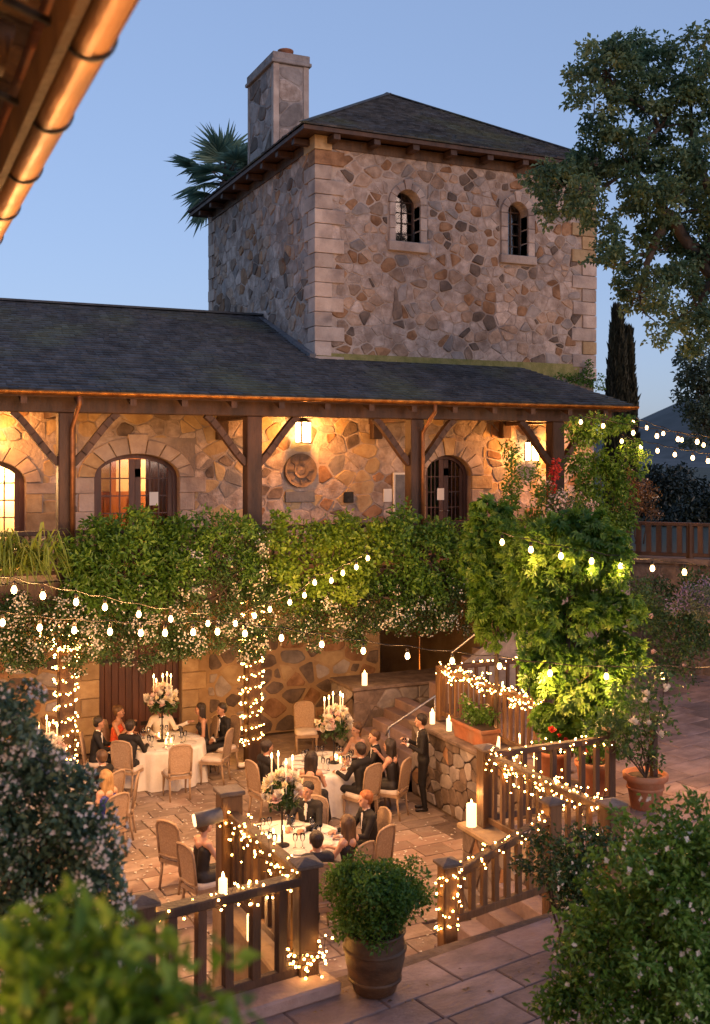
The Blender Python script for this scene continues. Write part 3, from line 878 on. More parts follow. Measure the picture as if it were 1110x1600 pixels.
# floor, beams, posts
mb = MB(); mb.box((WX0, 20.95, PF-.20), (16.6, YW-.07, PF)); mb.build("porch_floor", MATS["grey_wood"], wing, world=True)
mb = MB(); mb.box((WX0, 20.9, PF-.55), (16.6, 21.2, PF-.205)); mb.build("floor_beam", MATS["dark_wood"], wing, world=True)
BZ = 7.30
mb = MB(); mb.box((WX0, PY-.15, BZ+.02), (16.5, PY+.15, BZ+.34)); mb.build("eave_beam", MATS["dark_wood"], wing, world=True, bev=.012)
mb = MB(); mb.box((16.2, PY+.15, BZ+.02), (16.48, YW, BZ+.34)); mb.build("end_beam", MATS["dark_wood"], wing, world=True, bev=.012)
for i, x in enumerate(PX):
    w = .165
    mb = MB(); mb.box((x-w, PY-w, PF), (x+w, PY+w, BZ+.02)); po = mb.build("post", MATS["dark_wood"], wing, world=True, bev=.02)
    for s_ in (-1, 1):
        q = MB(); n_ = 6; pr = []
        for k in range(n_+1):
            t = k/n_
            pr.append(V((x + s_*(w-.02 + .86*(t**.85)), PY, BZ-.98 + .98*(1-(1-t)**1.25)*1.02)))
        for k in range(n_): q.bar(pr[k], pr[k+1]+(pr[k+1]-pr[k])*.06, .13, .17, up=(0, 1, 0))
        q.build("brace", MATS["dark_wood"], po)
    q = MB(); q.box((x-.10, PY+.17, BZ-.02), (x+.10, YW-.02, BZ+.24)); q.build("tie_beam", MATS["dark_wood"], po)
for x in PX[:3]:
    mb = MB(); mb.box((x-.15, PY-.15, 0), (x+.15, PY+.15, PF-.55)); mb.build("lower_post", MATS["dark_wood"], wing, world=True, bev=.02)
for px in (345, 585, 786):
    c = P(px, 668, Y=YW)
    mb = MB(); mb.box((c.x-.13, YW-.22, c.z-.28), (c.x+.13, YW, c.z+.22)); mb.box((c.x-.10, YW-.9, c.z+.22), (c.x+.10, YW, c.z+.42)); mb.build("corbel", MATS["dark_wood"], wing, world=True, bev=.015)
# railing of the porch
mb = MB(); mb.box((WX0, 21.22, PF+.86), (14.7, 21.40, PF+.95)); ra = mb.build("porch_rail", MATS["dark_wood"], wing, world=True, bev=.01)
mb = MB(); mb.box((WX0, 21.27, PF+.10), (14.7, 21.35, PF+.18)); mb.build("lower_rail", MATS["dark_wood"], ra)
bm_ = MB().box((-.025, -.025, 0), (.025, .025, .70)).mesh("baluster", MATS["dark_wood"])
x = 1.0
while x < 14.6:
    o = link("baluster", bm_, ra); o.location = (x, 21.31, PF+.17); x += .16

# roof
EY, EZ, SL = 20.8, 7.72, 0.385
def rz(y): return EZ + SL*(y-EY)
RY = 27.5; XR = 16.72
mb = MB(); th = .13
A = [V((WX0, EY, EZ)), V((TX0, EY, EZ)), V((TX0, RY, rz(RY))), V((WX0, RY, rz(RY)))]
mb.prism([p-V((0, 0, th)) for p in A], (0, 0, th))
B = [V((TX0, EY, EZ)), V((XR, EY, EZ)), V((XR-1.35, YW, rz(YW))), V((TX0, YW, rz(YW)))]
mb.prism([p-V((0, 0, th)) for p in B], (0, 0, th))
C_ = [V((XR, EY, EZ)), V((XR, YW, EZ)), V((XR-1.35, YW, rz(YW)))]
mb.prism([p-V((0, 0, th)) for p in C_], (0, 0, th))
mb.prism([V((WX0, RY, rz(RY)-th)), V((TX0, RY, rz(RY)-th)), V((TX0, 33, rz(RY)-th-2.1)), V((WX0, 33, rz(RY)-th-2.1))], (0, 0, th))
proof = mb.build("roof", MATS["dark_wood"], wing, world=True)
sh = MB(); up = V((0, 0, .014)); fo = V((0, -.07, -.02))
shingles(sh, A[0]+up+fo, A[1]+up+fo, A[3]+up, A[2]+up, pitch=.185, rs=random.Random(41))
shingles(sh, B[0]+up+fo, B[1]+up+fo, B[3]+up, B[2]+up, pitch=.185, rs=random.Random(42))
shingles(sh, C_[0]+up, C_[1]+up, C_[2]+up, C_[2]+up+V((0, .001, 0)), pitch=.185, rs=random.Random(43))
tag(sh.build("shingles", MATS["shingle"], proof), kind="stuff")
q = MB(); q.bar(V((WX0, RY, rz(RY)+.05)), V((TX0, RY, rz(RY)+.05)), .26, .05); q.build("ridge_cap", MATS["shingle"], proof)
q = MB(); q.bar(V((TX0-.11, YW-.06, rz(YW)+.07)), V((TX0-.11, RY+.4, rz(RY)+.12)), .16, .10); q.build("flashing", MATS["slate_plate"], proof)
q = MB()
prf = [(math.cos(t)*.085, math.sin(t)*.085) for t in [math.pi + math.pi*k/8 for k in range(9)]]
for (xa, xb) in ((WX0, XR+.08),):
    vs = []
    for x in (xa, xb):
        vs += [(x, EY-.12+c*1.0, EZ-.02+s_) for c, s_ in prf] + [(x, EY-.12+c*.88, EZ-.02+s_*.88) for c, s_ in reversed(prf)]
    n_ = 18
    q.add(vs, [tuple(range(n_)), tuple(range(2*n_-1, n_-1, -1))] + [(k, (k+1) % n_, n_+(k+1) % n_, n_+k) for k in range(n_)], 0, True)
q.build("eave_gutter", MATS["copper_dull"], proof)
for k in range(17):
    x = WX0 + .5 + k*1.03
    if x > 16.3: break
    q = MB(); q.box((x-.06, EY+.02, EZ-.27), (x+.06, YW, EZ-.135)); o = q.build("rafter", MATS["dark_wood"], proof)
    q.v = [(vx, vy, vz + SL*(vy-EY)) for vx, vy, vz in q.v]; o.data = q.mesh("rafter", MATS["dark_wood"])
for i in (1, 3):
    x = PX[i] + .14
    q = MB(); q.tube([(x, EY-.12, EZ-.10), (x, EY-.12, EZ-.25), (x-.06, PY-.25, BZ-.28), (x-.06, PY-.26, BZ-.5), (x-.06, PY-.26, PF+.3)], .045, 8); q.build("downspout", MATS["copper_dark"], proof)

# ================================================================== OTHER STONEWORK
rw = thing("retaining_wall", "rough stone retaining wall of the terrace behind the standing waiter", "wall", (9.5, 15.6, 0))
masonry("wall_face", rw, (9.5, 18.35, 0), (0, -1, 0), (0, 0, 1), (-1, 0, 0), 5.6, TZ-.04, .30, PAL_RETAIN, thick=.35, seed=51, maxp=110, gap=.007, mortar="mortar_dark", proud=.022, flush=False)
mb = MB(); mb.box((9.42, 12.75, TZ-.04), (9.86, 18.38, TZ+.05)); mb.build("coping", MATS["stone_dark"], rw, world=True, bev=.02)
rw2 = thing("pier_wall", "low masonry wall carrying the garland railing, a pillar candle on its corner", "wall", (7.5, 11.5, 0))
masonry("wall_face", rw2, (7.42, 12.82, 0), (0, -1, 0), (0, 0, 1), (-1, 0, 0), 2.6, TZ-.05, .36, PAL_RETAIN, thick=.4, seed=52, maxp=40, gap=.008, proud=.02, mortar="mortar_dark", flush=False)
masonry("wall_end", rw2, (9.45, 12.82, 0), (-1, 0, 0), (0, 0, 1), (0, 1, 0), 2.02, TZ-.05, .4, PAL_RETAIN, thick=.3, seed=53, maxp=30, gap=.014, proud=.02, mortar="mortar_dark", flush=False)
mb = MB(); mb.box((7.36, 10.2, TZ-.05), (7.86, 12.9, TZ+.03)); mb.build("coping", MATS["stone_ochre"], rw2, world=True, bev=.02)
rw3 = thing("landing_wall", "low rubble wall under the vines with a candle on top", "wall", (11.2, 21.8, 0))
masonry("wall_face", rw3, (9.55, 21.25, 0), (1, 0, 0), (0, 0, 1), (0, -1, 0), 3.6, 1.36, .45, PAL_RETAIN, thick=1.2, seed=54, maxp=40, gap=.008, mortar="mortar_dark", proud=.022, flush=False)
masonry("wall_end", rw3, (9.55, 22.45, 0), (0, -1, 0), (0, 0, 1), (-1, 0, 0), 1.2, 1.36, .4, PAL_RETAIN, thick=.02, seed=56, maxp=12, gap=.016, mortar="mortar_dark", proud=.022, flush=False)
mb = MB(); mb.box((9.5, 21.17, 1.36), (13.2, 22.5, 1.44)); mb.build("coping", MATS["stone_dark"], rw3, world=True, bev=.02)
# deck wall at the right with its railing
dk = thing("deck_wall", "dark stone wall below the wooden deck railing at the right", "wall", (17.2, 20.2, 1.34))
d0, d1 = V((16.3, 21.15, TZ)), V((22.6, 14.0, TZ)); dd = (d1-d0); DW = dd.length; dd.normalize(); dn = V((dd.y, -dd.x, 0))
if dn.dot(-d0) < 0: dn = -dn
masonry("wall_face", dk, d0, dd, (0, 0, 1), dn, DW, 2.62, .5, [("stone_dark", .85), ("stone_rust", .15)], thick=.4, seed=55, maxp=90, gap=.018, proud=.03, mortar="mortar_dark", flush=False)
mb = MB(); mb.bar(d0+V((0, 0, 2.68))-dn*.1, d1+V((0, 0, 2.68))-dn*.1, .5, .12); mb.build("coping", MATS["stone_dark"], dk, world=True)

# steps down from the terrace to the patio
st = thing("stone_steps", "stone steps leading down from the terrace to the patio behind the potted shrub", "steps", (4.7, 10.6, 0))
n_ = 7
for k in range(n_):
    y0 = edge_y(4.7) + .02 + k*.29
    mb = MB(); mb.box((3.95, y0, -.1), (5.5, y0+.3, TZ-(k+1)*TZ/(n_+1))); mb.build("step", MATS["flag"], st, world=True, bev=.012)
mb = MB(); mb.box((3.58, edge_y(3.7)+.05, -.1), (3.94, 11.95, TZ)); mb.build("side_wall", MATS["stone_ochre"], st, world=True, bev=.02)
mb = MB(); mb.box((5.51, edge_y(5.6)+.05, -.1), (5.8, 10.45, .95)); mb.build("side_wall", MATS["stone_ochre"], st, world=True, bev=.02)
ss = thing("side_steps", "stone steps descending beside the sloping light-wrapped balustrade", "steps", (6.5, 10.8, 0))
for k in range(6):
    x0 = 7.3-(k+1)*.29
    mb = MB(); mb.box((x0, edge_y(7)+.12, -.1), (x0+.3, 11.3, TZ-(k+1)*TZ/7)); mb.build("step", MATS["flag"], ss, world=True, bev=.012)
# flight up beside the retaining wall and up to the porch
fl = thing("garden_stair", "stone stair climbing from the patio past the retaining wall up to the porch", "stairs", (11.5, 20.0, 0))
for k in range(6):
    x0 = 9.15+k*.27
    mb = MB(); mb.box((x0, 18.42, -.1), (10.78, 21.14, (k+1)*TZ/7)); mb.build("step", MATS["flag"], fl, world=True, bev=.012)
for k in range(15):
    x0 = 11.2+k*.275
    mb = MB(); mb.box((x0, 19.78, TZ-.2), (15.6, 20.85, TZ+(k+1)*(PF-TZ)/16)); mb.build("step", MATS["flag"], fl, world=True, bev=.012)
mb = MB(); mb.prism([V((10.95, 19.55, TZ-.3)), V((15.7, 19.55, TZ-.3)), V((15.7, 19.55, PF+.42)), V((15.3, 19.55, PF+.42)), V((10.95, 19.55, TZ+.45))], (0, .22, 0)); mb.build("stringer", MATS["stone_grey"], fl, world=True, bev=.02)
mb = MB()
h0 = [P(603, 1150, Y=19.2), P(608, 1137, Y=19.2), P(680, 1088, Y=19.2), P(700, 1080, Y=19.2)]
mb.tube(h0, .024, 8); mb.tube([h0[1], V((h0[1].x, 19.2, .1))], .02, 6); mb.tube([h0[2], V((h0[2].x, 19.2, .9))], .02, 6)
mb.build("handrail", MATS["steel"], fl, world=True)
mb = MB(); mb.tube([V((11.1, 19.66, TZ+.5)), V((11.1, 19.66, TZ+1.0)), V((15.4, 19.66, PF+.95))], .024, 8)
for x in (12.4, 13.8, 15.2): mb.tube([V((x, 19.66, TZ+.4+(x-11.1)*.63)), V((x, 19.66, TZ+1.0+(x-11.1)*.62))], .018, 6)
mb.build("handrail", MATS["steel"], fl, world=True)
# step stone under the front railing
ks = MB(); a0, a1 = V((2.6, edge_y(2.6)-.38, TZ)), V((4.02, edge_y(4.02)-.38, TZ))
ks.prism([a0, a1, a1+V((-.09, .46, 0)), a0+V((-.09, .46, 0))], (0, 0, .13))
tag(ks.build("kerb_stone", MATS["flag"], bev=.02), "long worn stone step below the front railing beside the pot", "step")

# ================================================================== VEGETATION
leafmat("leaf_mid", ((.036, .105, .012), (.085, .195, .024), (.165, .31, .045)), .4)
leafmat("leaf_dark", ((.018, .050, .013), (.042, .098, .023), (.09, .165, .04)), .25)
leafmat("leaf_bright", ((.08, .16, .012), (.15, .27, .024), (.26, .38, .05)), .45)
leafmat("leaf_lime", ((.08, .19, .02), (.15, .31, .035), (.26, .44, .07)), .5)
leafmat("leaf_maple", ((.05, .14, .016), (.11, .235, .026), (.21, .35, .05)), .45)
leafmat("leaf_oak", ((.055, .11, .058), (.12, .20, .095), (.23, .31, .15)), .45)
leafmat("leaf_grey", ((.05, .085, .055), (.10, .145, .09), (.18, .22, .15)), .3)
leafmat("leaf_strap", ((.10, .16, .02), (.18, .26, .035), (.30, .36, .08)), .4)
leafmat("leaf_cypress", ((.030, .028, .014), (.050, .045, .022), (.08, .07, .035)), .1, .7)
leafmat("leaf_palm", ((.09, .17, .13), (.15, .25, .18), (.24, .34, .22)), .5)
leafmat("leaf_rust", ((.12, .07, .03), (.20, .11, .045), (.26, .17, .07)), .3)
leafmat("leaf_far", ((.012, .020, .014), (.022, .034, .022), (.040, .052, .032)), .1)
leafmat("petal_cream", ((.66, .55, .32), (.78, .70, .48), (.82, .78, .66)), .3, .7)
leafmat("petal_white", ((.55, .50, .42), (.72, .68, .60), (.80, .78, .72)), .3, .7)
leafmat("leaf_blue", ((.03, .075, .05), (.07, .135, .085), (.14, .21, .135)), .3)
leafmat("leaf_fresh", ((.055, .14, .018), (.12, .25, .035), (.21, .36, .075)), .4)
leafmat("petal_grey", ((.44, .42, .42), (.56, .53, .52), (.66, .63, .60)), .3, .7)
leafmat("petal_pink", ((.62, .38, .34), (.72, .52, .46), (.80, .66, .58)), .3, .7)
leafmat("petal_red", ((.45, .02, .02), (.60, .04, .03), (.7, .10, .06)), .2, .6)
leafmat("petal_lilac", ((.16, .12, .22), (.24, .19, .34), (.34, .28, .44)), .2, .8)


def leaves(name, pts, dirs, nrms, L, W, mname, parent, lobes=1, fold=.18, rs=None, world=True, kind="stuff", bias=None):
    """one mesh of many folded leaves; every leaf has its own colour value"""
    rs = rs or nr
    pts = np.asarray(pts, float); n = len(pts)
    dirs = np.asarray(dirs, float); dirs /= (np.linalg.norm(dirs, axis=1, keepdims=True)+1e-9)
    nrms = np.asarray(nrms, float); side = np.cross(dirs, nrms); side /= (np.linalg.norm(side, axis=1, keepdims=True)+1e-9)
    up = np.cross(side, dirs)
    Ls = L*rs.uniform(.6, 1.25, (n, 1)); Ws = Ls*W
    rv = rs.random(n) if bias is None else np.clip(bias + rs.normal(0, .17, n), 0, 1)
    blocks = []
    angs = [0.0] if lobes == 1 else list(np.linspace(-1.15, 1.15, lobes))
    for a_ in angs:
        d2 = dirs*math.cos(a_) + side*math.sin(a_); s2 = -dirs*math.sin(a_) + side*math.cos(a_)
        k = 1.0 - .28*abs(a_)
        b = pts; t = pts + d2*Ls*k + up*Ls*(-.10)
        m1 = pts + d2*Ls*.45*k + s2*Ws*.5 + up*Ls*fold; m2 = pts + d2*Ls*.45*k - s2*Ws*.5 + up*Ls*fold
        blocks.append(np.stack([b, m1, t, m2], 1))
    q = np.concatenate(blocks, 0).reshape(-1, 3); nl = len(q)//4
    base = np.arange(nl)[:, None]*4
    tri = np.concatenate([base+np.array([0, 1, 2]), base+np.array([0, 2, 3])], 1).reshape(-1)
    me = bpy.data.meshes.new(name)
    me.vertices.add(len(q)); me.vertices.foreach_set("co", q.ravel())
    me.loops.add(len(tri)); me.loops.foreach_set("vertex_index", tri.astype(np.int32))
    nf = len(tri)//3
    me.polygons.add(nf); me.polygons.foreach_set("loop_start", np.arange(0, len(tri), 3, dtype=np.int32))
    me.materials.append(MATS[mname])
    at = me.attributes.new("rnd", 'FLOAT', 'POINT'); at.data.foreach_set("value", np.tile(np.repeat(rv, 4), len(angs)).astype(np.float32))
    me.update(calc_edges=True)
    o = link(name, me, parent, world)
    if kind: o["kind"] = kind
    return o


def blob(c, rad, n, shell=.5, rs=None, droop=.0, outw=.9, hemi=None):
    """points spread through an ellipsoid, denser near its skin; returns pts, leaf directions, normals"""
    rs = rs or nr
    d = rs.normal(size=(n, 3)); d /= np.linalg.norm(d, axis=1, keepdims=True)
    lump = 1 + .16*np.sin(d[:, :1]*5.1+c[0]*3)*np.sin(d[:, 1:2]*4.7+c[1]*3) + .14*np.sin(d[:, 2:3]*6+c[2]*5+d[:, :1]*3)
    r = rs.random((n, 1))**shell*lump
    p = np.asarray(c, float)[None, :] + d*np.asarray(rad, float)[None, :]*r
    dr = d*outw + rs.normal(size=(n, 3))*.7; dr[:, 2] -= droop
    nm = d + np.array([0, 0, .6]) + rs.normal(size=(n, 3))*.5
    return p, dr, nm


LAST = {}


def foliage(name, clumps, mname, parent, L, W=.55, lobes=1, shell=.5, droop=0., seed=0, var=.22, sub=5, tight=.46):
    """crown of clumps, each broken into smaller tufts with a tone of their own"""
    rs = np.random.default_rng(seed)
    A, B, C, R, O = [], [], [], [], []
    for (c, rad, n) in clumps:
        c = np.asarray(c, float); rad = np.asarray(rad, float); tone = .5+rs.uniform(-var, var)*.6
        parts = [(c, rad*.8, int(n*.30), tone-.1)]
        for k in range(sub):
            d = rs.normal(size=3); d /= np.linalg.norm(d)
            f = rs.uniform(.7, 1.25)
            parts.append((c+d*rad*rs.uniform(.5, 1.1), rad*tight*f, int(n*.7/sub*f), tone+rs.uniform(-var, var)))
        for (c2, r2, n2, tn) in parts:
            if n2 < 2: continue
            p, d, m = blob(c2, r2, n2, shell, rs, droop)
            A.append(p); B.append(d); C.append(m); R.append(np.full(n2, tn))
            O.append(((p-c)/rad))
    A = np.concatenate(A); O = np.concatenate(O)
    LAST["p"], LAST["o"] = A, O
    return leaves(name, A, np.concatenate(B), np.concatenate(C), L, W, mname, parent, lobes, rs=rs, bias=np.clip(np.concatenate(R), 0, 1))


def flowers(name, n, mname, parent, r, seed=0):
    """blossoms sitting on the outer leaves of the foliage built just before"""
    rs = np.random.default_rng(seed+100)
    rr = np.linalg.norm(LAST["o"], axis=1); idx = np.nonzero(rr > np.quantile(rr, .6))[0]
    idx = rs.choice(idx, size=min(n, len(idx)), replace=False)
    N_ = LAST["o"][idx]; N_ = N_/np.linalg.norm(N_, axis=1, keepdims=True)+rs.normal(size=N_.shape)*.3
    N_[:, 1] -= .5; N_ /= np.linalg.norm(N_, axis=1, keepdims=True)
    A = LAST["p"][idx]+N_*.03
    t = np.cross(N_, rs.normal(size=N_.shape)); rot = np.cross(N_, t)
    A2 = np.concatenate([A]*4)
    D2 = np.concatenate([t, -t, rot, -rot]) + .5*np.concatenate([N_]*4); M2 = np.concatenate([N_]*4)
    return leaves(name, A2, D2, M2, r, .85, mname, parent, 1, fold=.1, rs=rs)


def pxc(items, Y=None, D=None, dep=.45, dens=1.0, X=None):
    """clumps from survey pixels (px, py, rx, ry[, depth offset]) standing at a known plane"""
    out = []
    for it in items:
        px, py, rx, ry = it[:4]; off = it[4] if len(it) > 4 else 0.0
        c = P(px, py, Y=Y, D=D, X=X)
        z = (c-EYE).dot(FWD) + off
        c = EYE + (c-EYE)*(z/(z-off))
        s_ = z/F_PX
        ra = (rx*s_, dep, ry*s_)
        n = int(dens*(rx*ry)**.92*.6*(1+dep))
        out.append(((c.x, c.y, c.z), ra, max(12, n)))
    return out


def stems(name, parent, pairs, r0, r1, mname="bark", wig=.08, seed=0):
    rs = random.Random(seed); mb = MB()
    for (p, q) in pairs:
        p, q = V(p), V(q); L_ = (q-p).length
        pts = [p.lerp(q, t/5) + V((rs.uniform(-1, 1), rs.uniform(-1, 1), rs.uniform(-.4, .4)))*wig*L_*.5*(1 if 0 < t < 5 else 0) for t in range(6)]
        mb.tube(pts, [r0 + (r1-r0)*t/5 for t in range(6)], 6)
    return mb.build(name, MATS[mname], parent, world=True)


def shrub(name, label, cat, base, cl, mname, L, W=.55, lobes=1, fl=None, group=None, seed=0, dens_core=True, shell=.5, droop=0., st=True, var=.26, sub=5):
    t = thing(name, label, cat, base, 0, group)
    foliage("foliage", cl, mname, t, L, W, lobes, shell, droop, seed, var, sub)
    if fl:
        mname2, r_, frac = fl
        flowers("flower", int(frac*sum(c[2] for c in cl)), mname2, t, r_, seed)
    if st:
        rs = random.Random(seed)
        prs = [(V(base)+V((rs.uniform(-.12, .12), rs.uniform(-.12, .12), 0)), V(c[0])) for c in cl[:8]]
        stems("stem", t, prs, .018, .006, seed=seed)
    return t


HY = 20.38     # hedge planted along the edge of the porch
# planter trough that carries the hedge
pt = thing("hedge_trough", "long timber planter trough along the porch edge behind the hanging vines", "planter", (6.5, 20.7, PF-.5))
mb = MB(); mb.box((0.2, 20.55, PF-.50), (14.6, 20.62, PF+.02)); mb.box((0.2, 20.83, PF-.50), (14.6, 20.89, PF+.02)); mb.box((0.2, 20.62, PF-.50), (14.6, 20.83, PF-.44)); mb.build("trough", MATS["dark_wood"], pt, world=True)
mb = MB(); mb.box((0.25, 20.63, PF-.43), (14.55, 20.82, PF-.05)); mb.build("soil", MATS["soil"], pt, world=True)

shrub("broadleaf_shrub", "dense dark green broad leaved shrub below the lit double doors", "shrub", P(190, 900, Y=HY),
      pxc([(150, 845, 46, 46), (195, 830, 50, 36), (245, 845, 42, 44), (170, 900, 56, 48), (230, 900, 52, 46), (195, 945, 48, 34), (130, 885, 34, 44), (265, 880, 26, 44), (120, 935, 34, 30)], Y=HY, dens=1.0), "leaf_mid", .13, .42, seed=1)
shrub("broadleaf_shrub", "small green shrub in the hedge left of the second porch post", "shrub", P(335, 860, Y=HY),
      pxc([(305, 835, 36, 38), (345, 825, 40, 30), (385, 840, 28, 36), (330, 872, 48, 32), (380, 880, 28, 30), (295, 890, 26, 30)], Y=HY, dens=1.0), "leaf_mid", .11, .45, seed=2)
shrub("hedge_shrub", "bright green rounded shrub in the hedge below the wall lantern", "shrub", P(500, 900, Y=HY),
      pxc([(440, 835, 36, 34), (485, 838, 42, 36), (535, 832, 44, 34), (560, 880, 48, 40), (510, 885, 50, 40), (455, 885, 44, 42), (530, 925, 50, 30), (590, 850, 34, 44), (470, 925, 40, 28)], Y=HY-.1, dens=1.25), "leaf_bright", .095, .7, seed=3)
shrub("hedge_shrub", "deep green shrub in the hedge below the dark arched door", "shrub", P(670, 880, Y=HY),
      pxc([(615, 842, 36, 44), (650, 830, 44, 36), (695, 838, 44, 40), (730, 850, 32, 48), (635, 895, 50, 44), (690, 900, 50, 44), (735, 912, 30, 40), (610, 925, 34, 30)], Y=HY, dens=1.25), "leaf_mid", .10, .6, seed=4)


def jasmine(label, items, base, seed, fr=.125):
    cl = pxc(items, Y=HY-.05, dep=.38, dens=1.9)
    return shrub("jasmine_vine", label, "vine", base, cl, "leaf_dark", .062, .6, fl=("petal_white", .026, fr), seed=seed, droop=.5, group="white jasmine hanging from the porch edge", var=.3)


jasmine("white flowering jasmine hanging above the plank cellar door", [(x, 985+10*math.sin(x*.05), 36, 40) for x in range(-20, 290, 34)] + [(x, 1025+8*math.sin(x*.11), 26, 17) for x in (20, 60, 120, 170, 235, 275)] + [(x, 948, 34, 30) for x in (10, 60, 110, 160, 210, 260)], P(140, 930, Y=HY), 11)
jasmine("jasmine with pink white blossom climbing around the second porch post", [(300, 905, 30, 34), (340, 900, 34, 30), (385, 880, 28, 44), (310, 950, 34, 34), (355, 945, 38, 36), (400, 935, 30, 44), (330, 995, 34, 30), (375, 995, 36, 32), (410, 985, 26, 32), (400, 1020, 24, 22), (300, 1005, 28, 22)], P(350, 930, Y=HY), 12, .16)
jasmine("white flowering jasmine hanging over the dark cellar opening", [(440, 940, 36, 32), (490, 955, 38, 30), (540, 950, 40, 32), (590, 945, 38, 32), (640, 950, 40, 32), (690, 950, 40, 34), (735, 945, 28, 38), (450, 985, 32, 24), (500, 985, 34, 22), (550, 980, 36, 22), (610, 972, 40, 20), (670, 975, 40, 20), (560, 1000, 22, 14), (430, 915, 24, 26), (500, 930, 30, 24), (570, 925, 30, 24), (640, 925, 30, 24), (700, 925, 30, 24)], P(580, 930, Y=HY), 13)

# strap leaved plant at the left
sp = thing("strap_leaf_plant", "clump of long arching strap leaves at the left end of the porch rail", "plant", P(40, 900, Y=HY-.2))
rs = random.Random(3)
vs_, fs_, at_ = [], [], []
for k in range(230):
    b0 = P(rs.uniform(-30, 80), rs.uniform(870, 900), Y=HY-.15+rs.uniform(-.25, .25))
    a_ = rs.uniform(0, 2*math.pi); Ln = rs.uniform(.6, 1.25); h = rs.uniform(.25, .85)
    dx, dy = math.cos(a_), math.sin(a_); w = rs.uniform(.014, .026)
    for j in range(7):
        t = j/6
        p = b0 + V((dx*Ln*t*.75, dy*Ln*t*.55-.1*t, h*math.sin(t*2.2)*1.0 - .55*t*t*Ln))
        ww = w*(1-t**2.5)+.001
        vs_ += [p+V((-dy, dx, 0))*ww, p-V((-dy, dx, 0))*ww]
        if j: n_ = len(vs_); fs_.append((n_-4, n_-3, n_-1, n_-2))
    at_ += [rs.random()]*14
me = bpy.data.meshes.new("strap_leaves"); me.from_pydata([tuple(v) for v in vs_], [], fs_); me.materials.append(MATS["leaf_strap"])
aa = me.attributes.new("rnd", 'FLOAT', 'POINT'); aa.data.foreach_set("value", np.array(at_, np.float32))
tag(link("foliage", me, sp, True), kind="stuff")

# ---- climbers and young trees on the right
shrub("climbing_vine", "lit yellow green climber covering the last porch post up to the eave", "vine", P(935, 900, D=24.2),
      pxc([(905, 680, 22, 34), (940, 670, 34, 30), (975, 720, 22, 34), (905, 730, 22, 40), (940, 740, 36, 44), (970, 770, 24, 36), (915, 790, 30, 40), (950, 810, 36, 44), (930, 850, 40, 40), (965, 660, 14, 18), (985, 700, 12, 22)], D=24.2, dep=.5, dens=1.25), "leaf_maple", .11, .5, seed=21, droop=.6)
shrub("tall_shrub", "narrow upright shrub rising in front of the right lantern", "shrub", P(810, 1000, D=23.0),
      pxc([(800, 705, 13, 26), (803, 750, 16, 34), (800, 800, 20, 40), (812, 850, 34, 44), (845, 765, 14, 40), (838, 815, 24, 40), (790, 860, 30, 40), (800, 900, 36, 40)], D=23.0, dep=.35, dens=1.2), "leaf_maple", .10, .4, seed=22)
shrub("jasmine_bush", "white flecked jasmine bush at the foot of the last porch post", "shrub", P(880, 930, D=23.4),
      pxc([(860, 780, 26, 30), (890, 800, 34, 34), (860, 830, 30, 34), (900, 850, 32, 34), (880, 880, 34, 30), (850, 870, 24, 30)], D=22.6, dep=.35, dens=1.5), "leaf_dark", .06, .6, fl=("petal_pink", .036, .2), seed=23)
shrub("red_climber", "small patch of red blossom on the last porch post", "flowers", P(866, 800, D=23.9),
      pxc([(866, 735, 9, 20), (864, 765, 8, 16)], D=24.0, dep=.12, dens=1.6), "petal_red", .09, .7, seed=24)


def maple(label, base, top, items, D, seed, L=.15, dens=1.1):
    t = thing("young_maple", label, "tree", base, 0, "young maple trees lit by the string lights")
    cl = pxc([(x_, y_, a_*.86, b_*.95) for x_, y_, a_, b_ in items], D=D, dep=.42, dens=dens)
    foliage("crown", cl, "leaf_maple", t, L, .36, 5, .65, .6, seed, var=.36, sub=9, tight=.36)
    mb = MB(); b, tp = V(base), V(top); L_ = tp-b
    mb.tube([b, b+L_*.3+V((.03, 0, 0)), b+L_*.6-V((.02, 0, 0)), tp], [.048, .042, .034, .015], 8)
    mb.build("trunk", MATS["bark"], t, world=True)
    rs = random.Random(seed)
    stems("branch", t, [(b+L_*rs.uniform(.35, .9), V(c[0])) for c in cl], .016, .005, seed=seed)
    return t


maple("small maple with glowing lime green leaves and slim pale trunk on the terrace", P(880, 1228, Z=TZ), P(895, 880, D=16.7),
      [(905, 1085, 62, 42), (865, 1075, 44, 36), (950, 1075, 48, 44), (840, 1040, 40, 36), (900, 1020, 66, 46), (965, 1015, 40, 46), (850, 985, 48, 44), (910, 960, 62, 44), (960, 950, 34, 46), (830, 935, 40, 46), (885, 905, 58, 44), (940, 895, 44, 44), (905, 860, 52, 36), (820, 890, 26, 40), (860, 1125, 34, 30), (915, 1130, 46, 34), (955, 1120, 28, 30), (935, 1165, 22, 20), (850, 845, 34, 34), (945, 845, 36, 38), (890, 825, 40, 30)], 16.7, 31, dens=.5)
maple("drooping green maple beside the hanging jasmine at the hedge end", P(772, 1170, Z=TZ), P(780, 820, D=18.9),
      [(770, 815, 34, 34), (745, 850, 26, 40), (790, 860, 36, 44), (760, 900, 36, 44), (800, 915, 34, 44), (750, 945, 26, 36), (785, 965, 34, 38), (765, 985, 26, 26), (810, 960, 20, 30)], 18.9, 32, dens=.6)

# ---- roses and pots' plants at the right
def rose_bush(label, base, items, D, seed, nf=.010, mf="petal_pink", dens=1.0):
    t = thing("rose_bush", label, "shrub", base)
    cl = pxc(items, D=D, dep=.4, dens=dens)
    foliage("foliage", cl, "leaf_dark", t, .075, .6, 1, .7, .1, seed)
    stems("stem", t, [(V(base), V(c[0])) for c in cl], .014, .005, seed=seed)
    return t, cl


